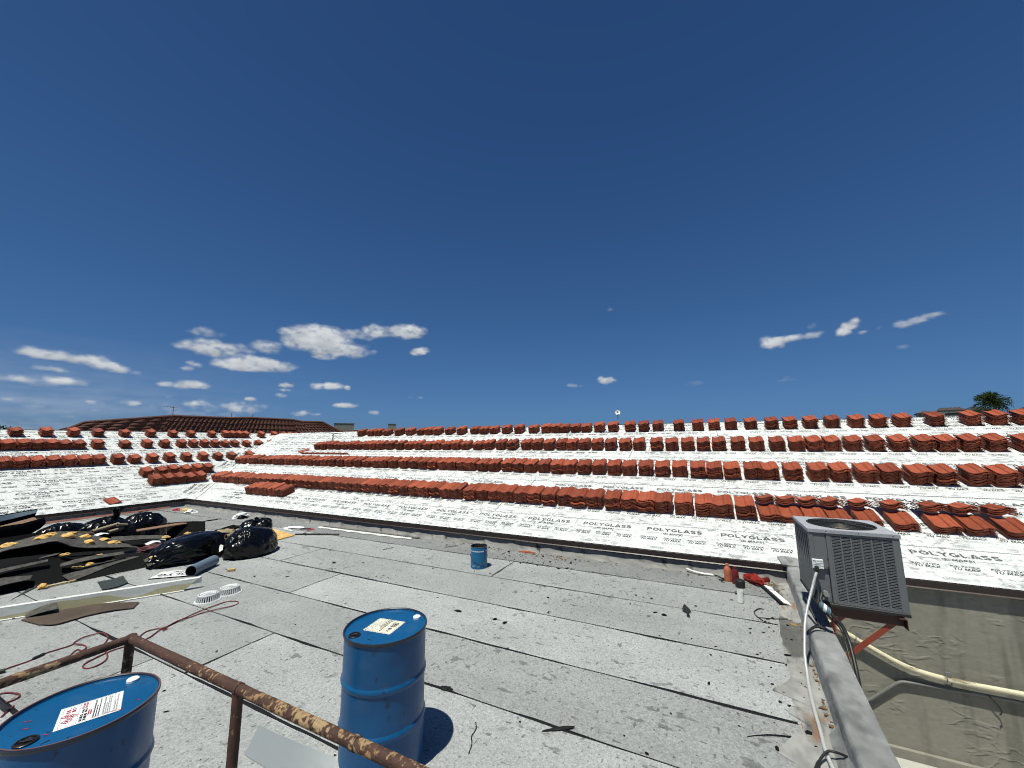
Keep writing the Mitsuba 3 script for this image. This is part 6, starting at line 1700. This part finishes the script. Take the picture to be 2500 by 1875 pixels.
put(mesh(cat([tube(np.array([caps[i], caps[i + 1]]) + [0, 0, 0.05], 0.10, 6) for i in range(len(caps) - 1)] + [tube(np.array([RG[1], (-37.3, 14.4, 2.6)]) + [0, 0, 0.05], 0.11, 6), tube(np.array([RG[2], (-35.22, 18.95, 2.6)]) + [0, 0, 0.05], 0.11, 6), tube(np.array([RG[0], (-38.74, 9.4, 2.7)]) + [0, 0, 0.05], 0.10, 6)]), 'old_tile'), hb, 'ridge_caps')
put(mesh(cat([(np.array([[*p[:2], -4.5] for p in LOW] + [[*p[:2], 2.55] for p in LOW]), [[i, i + 1, i + 6, i + 5] for i in range(4)]), (np.array([[-44, 6, -4.5], [-44, 26, -4.5], [-44, 26, 2.5], [-44, 6, 2.5]], float), [[0, 1, 2, 3]]), (np.array([RG[0], RG[1], RG[2], RG[3], RG[4], (-44, 26, 2.5), (-44, 9, 2.5)], float), [[0, 1, 6, 6], [1, 2, 6, 6], [2, 3, 6, 6], [3, 5, 6, 6], [3, 4, 5, 5]])]), 'far_wall'), hb, 'wall')
at_ = thing('tv_antenna', 'thin grey television antenna on the peak of the brown hip roof', 'antenna')
put(mesh(cat([tube([(-37.0, 15.2, 4.2), (-37.0, 15.2, 5.12)], 0.022, 6), tube([(-37.19, 14.62, 5.12), (-36.97, 15.26, 5.04)], 0.014, 5), tube([(-36.95, 15.0, 5.02), (-36.95, 15.45, 5.02)], 0.012, 5), tube([(-36.95, 15.05, 4.80), (-36.95, 15.4, 4.80)], 0.010, 5)] + [tube([(-37.10 - 0.06 + 0.06 * k, 14.72 + 0.14 * k, 5.02), (-37.10 - 0.06 + 0.06 * k, 14.72 + 0.14 * k, 5.16)], 0.008, 4) for k in range(4)]), 'metal_grey'), at_)
for i, (x, y, z, h, l) in enumerate(((-35.43, 18.56, 4.25, 0.5, 'short antenna mast left of the second roof peak'), (-34.72, 19.87, 4.25, 0.45, 'short antenna mast right of the second roof peak'))):
    m_ = thing('antenna_mast', l, 'antenna')
    put(mesh(cat([tube([(x, y, z), (x, y, z + h)], 0.022, 5), tube([(x, y - 0.09, z + h * 0.85), (x, y + 0.09, z + h * 0.85)], 0.014, 5)]), 'metal_grey'), m_)
for i, (p0, p1, z0, z1, l) in enumerate((((-46.63, 37.76), (-44.94, 39.76), -4.5, 4.92, 'wide beige rooftop block beyond the brown roof'), ((-41.71, 43.14), (-40.92, 43.86), -4.5, 4.88, 'narrow beige rooftop block right of the wide one'))):
    bk = thing('beige_block', l, 'building')
    d = np.array([p1[0] - p0[0], p1[1] - p0[1], 0])
    Lb = float(np.linalg.norm(d))
    put(mesh(moved(box(0, Lb, 0, 3.0, z0, z1), frame([p0[0], p0[1], 0], d, [-d[1], d[0], 0])), 'far_grey'), bk, 'wall')
    put(mesh(moved(box(-0.05, Lb + 0.05, -0.05, 3.0, z1, z1 + 0.06), frame([p0[0], p0[1], 0], d, [-d[1], d[0], 0])), 'metal_grey'), bk, 'coping')
bk = thing('grey_tiled_roof', 'low brown ribbed roof below the beige blocks', 'building')
put(mesh(tiled_face((-46.6, 36.8, 2.4), (-46.6, 38.0, 4.02), (-43.0, 42.0, 3.98), (-42.4, 41.6, 2.4), 0.4, 3.0), 'old_tile'), bk, 'roof')
put(mesh(tube([(-46.6, 38.0, 4.05), (-43.0, 42.0, 4.01)], 0.07, 6), 'metal_grey'), bk, 'ridge')
ds = thing('dish_on_pole', 'small round white dish on a thin pole behind the right ridge', 'dish antenna')
put(mesh(tube([(-3.40, 17.68, 1.5), (-3.40, 17.68, 3.42)], 0.020, 6), 'metal_grey'), ds, 'pole')
put(mesh(moved(lathe([(0.0, -0.03), (0.06, -0.025), (0.115, -0.002), (0.11, 0.004), (0.06, -0.016), (0, -0.02)], 24), frame([-3.39, 17.64, 3.46], [1, 0.2, 0], [0.1, 0.3, 1], [0.2, -1, 0.25])), 'white_plastic', 40), ds, 'dish')
put(mesh(moved(blob((0.035, 0.035, 0.05), 2, 0.1, 1, 1), tr(-3.38, 17.58, 3.48)), 'metal_grey', 40), ds, 'feed_horn')

# houses and palm far off on the right
def far_point(x, y, z, k):
    return np.array([x * k, y * k, EYE + (z - EYE) * k])


K1 = 3.0
def far_house(name, label, pts, roofm, wallm, k, ridge_h=None):
    key = thing(name, label, 'house', 'houses beyond the right ridge')
    return key


h1 = thing('far_house', 'small dark gabled roof at the left of the far houses, beyond the right ridge', 'house', 'houses beyond the right ridge')
c = far_point(12.75, 33.6, 3.78, K1)
e = np.array([0.97, -0.25, 0])
f_ = np.array([0.25, 0.97, 0])
def gable(key, c, wid, dep, hr, roofm, wallm, wall_h, over=0.6, hip=1.0, wins=()):
    A_ = [c - e * wid / 2 - f_ * dep / 2, c + e * wid / 2 - f_ * dep / 2, c + e * wid / 2 + f_ * dep / 2, c - e * wid / 2 + f_ * dep / 2]
    r0, r1 = c - e * (wid / 2 - hip) + [0, 0, hr], c + e * (wid / 2 - hip) + [0, 0, hr]
    put(mesh((np.array([*A_, r0, r1]), [[0, 1, 5, 4], [1, 2, 5, 5], [2, 3, 4, 5], [3, 0, 4, 4]]), roofm), key, 'roof')
    put(mesh((np.array([p + [0, 0, -0.25] for p in A_] + [p for p in A_]), [[0, 1, 5, 4], [1, 2, 6, 5], [2, 3, 7, 6], [3, 0, 4, 7]]), 'far_dark'), key, 'fascia')
    B_ = [c - e * (wid / 2 - over) - f_ * (dep / 2 - over), c + e * (wid / 2 - over) - f_ * (dep / 2 - over), c + e * (wid / 2 - over) + f_ * (dep / 2 - over), c - e * (wid / 2 - over) + f_ * (dep / 2 - over)]
    put(mesh((np.array([p + [0, 0, -wall_h] for p in B_] + [p + [0, 0, -0.05] for p in B_]), [[0, 1, 5, 4], [1, 2, 6, 5], [2, 3, 7, 6], [3, 0, 4, 7]]), wallm), key, 'wall')
    for (u0, u1, z0, z1) in wins:
        p = c - f_ * (dep / 2 - over + 0.06)
        put(mesh((np.array([p + e * u0 + [0, 0, z0], p + e * u1 + [0, 0, z0], p + e * u1 + [0, 0, z1], p + e * u0 + [0, 0, z1]]), [[0, 1, 2, 3]]), 'far_dark'), key, 'window')


gable(h1, c, 2.6, 4.0, 0.55, 'far_roof', 'far_wall', 11, 0.25, 1.2)
h2 = thing('far_house', 'pale house with a wide brown roof in the middle of the far houses', 'house', 'houses beyond the right ridge')
c = far_point(13.03, 31.45, 3.80, K1)
gable(h2, c, 3.1, 4.0, 0.55, 'far_roof', 'trim_pale', 11, 0.25, 0.35, [(-0.9, 1.1, -1.05, -0.55)])
put(mesh(cat([tube([c - e * 1.2 - f_ * 2.0 + e * 0.28 * k + [0, 0, 0.03], c - e * 1.2 + e * 0.28 * k + [0, 0, 0.56]], 0.035, 4) for k in range(9)]), 'far_dark'), h2, 'roof_ribs')
h3 = thing('far_house', 'dark roofed house under the palm at the right', 'house', 'houses beyond the right ridge')
c = far_point(15.5, 34.7, 3.95, K1)
gable(h3, c, 3.4, 4.0, 0.70, 'far_dark', 'far_wall', 11, 0.25, 1.3)
h4 = thing('far_house', 'dark green-grey roof at the right edge, right of the palm', 'house', 'houses beyond the right ridge')
c = far_point(16.55, 31.9, 3.72, K1)
gable(h4, c, 4.4, 4.0, 0.70, 'far_dark', 'far_wall', 11, 0.25, 1.5)

pm = thing('palm_tree', 'wind-blown dark green palm standing beyond the right ridge', 'palm tree')
KP = 2.6
pc = far_point(12.80, 27.12, 4.02, KP)
rp = np.random.default_rng(4)
put(mesh(tube([pc + [0.1, 0, -12], pc + [0.05, 0, -5], pc], [0.26, 0.2, 0.16], 10), 'trunk'), pm, 'trunk')
side_ = RIGHT * [1, 1, 0]
side_ /= np.linalg.norm(side_)
dep_ = np.array([-side_[1], side_[0], 0])
fv, ff, fn = [], [], 0
for k in range(54):
    az = rp.uniform(0, 2 * np.pi)
    el = rp.uniform(-0.75, 1.45)
    Ln = rp.uniform(1.5, 2.15)
    d = side_ * math.cos(az) * math.cos(el) + dep_ * math.sin(az) * math.cos(el) + np.array([0, 0, math.sin(el)])
    wind = -side_ * rp.uniform(0.10, 0.55)
    t = np.linspace(0, 1, 9)[:, None]
    spine = pc + d * Ln * t + wind * Ln * t ** 2 + np.array([0, 0, -0.55]) * Ln * t ** 2.2
    tan = np.gradient(spine, axis=0)
    tan /= np.linalg.norm(tan, axis=1, keepdims=True)
    for j in range(30):
        s = 0.12 + 0.88 * j / 30
        i0 = min(7, int(s * 8))
        p = spine[i0] + (spine[i0 + 1] - spine[i0]) * (s * 8 - i0)
        tt = tan[i0]
        lat = np.cross(tt, rp.normal(0, 1, 3))
        lat /= np.linalg.norm(lat)
        ll_ = 0.62 * math.sin(math.pi * min(1, 0.15 + s * 0.85)) + 0.12
        dirv = tt * 0.65 + lat * 0.75 - side_ * rp.uniform(0, 0.5) + np.array([0, 0, -0.35])
        dirv /= np.linalg.norm(dirv)
        wv = np.cross(dirv, rp.normal(0, 1, 3))
        wv = wv / np.linalg.norm(wv) * 0.028
        fv += [p - wv, p + wv, p + dirv * ll_ * 0.6 + wv * 0.8, p + dirv * ll_ + [0, 0, -0.06]]
        ff += [[fn, fn + 1, fn + 2], [fn, fn + 2, fn + 3]]
        fn += 4
put(mesh(trimesh.Trimesh(np.array(fv), np.array(ff), process=False), 'palm_leaf'), pm, 'crown')


def bush(x, y, z, r, seed, label, n=1500):
    key = thing('far_tree', label, 'tree', 'dark tree tops beyond the left ridge')
    rb = np.random.default_rng(seed)
    vs, fs = [], []
    for i in range(n):
        d = rb.normal(0, 1, 3)
        d /= np.linalg.norm(d)
        rad = r * (0.55 + 0.45 * rb.random()) * (0.8 + 0.5 * float(meshkit.noise(d * 2.2 + seed, seed)))
        p = np.array([x, y, z]) + d * rad * [1, 1, 0.55]
        a_, b_ = rb.normal(0, 1, (2, 3)) * 0.09
        vs += [p, p + a_, p + b_]
        fs.append([3 * i, 3 * i + 1, 3 * i + 2])
    put(mesh(trimesh.Trimesh(np.array(vs), np.array(fs), process=False), 'bush_leaf'), key, 'crown')
    put(mesh(tube([(x, y, -4.5), (x, y, z)], 0.2, 6), 'trunk'), key, 'trunk')


bush(-49.1, 9.45, 3.0, 1.0, 1, 'dark tree top at the left edge of the picture beyond the ridge')
bush(-48.8, 10.75, 2.85, 0.8, 2, 'smaller dark tree top right of the left edge beyond the ridge')
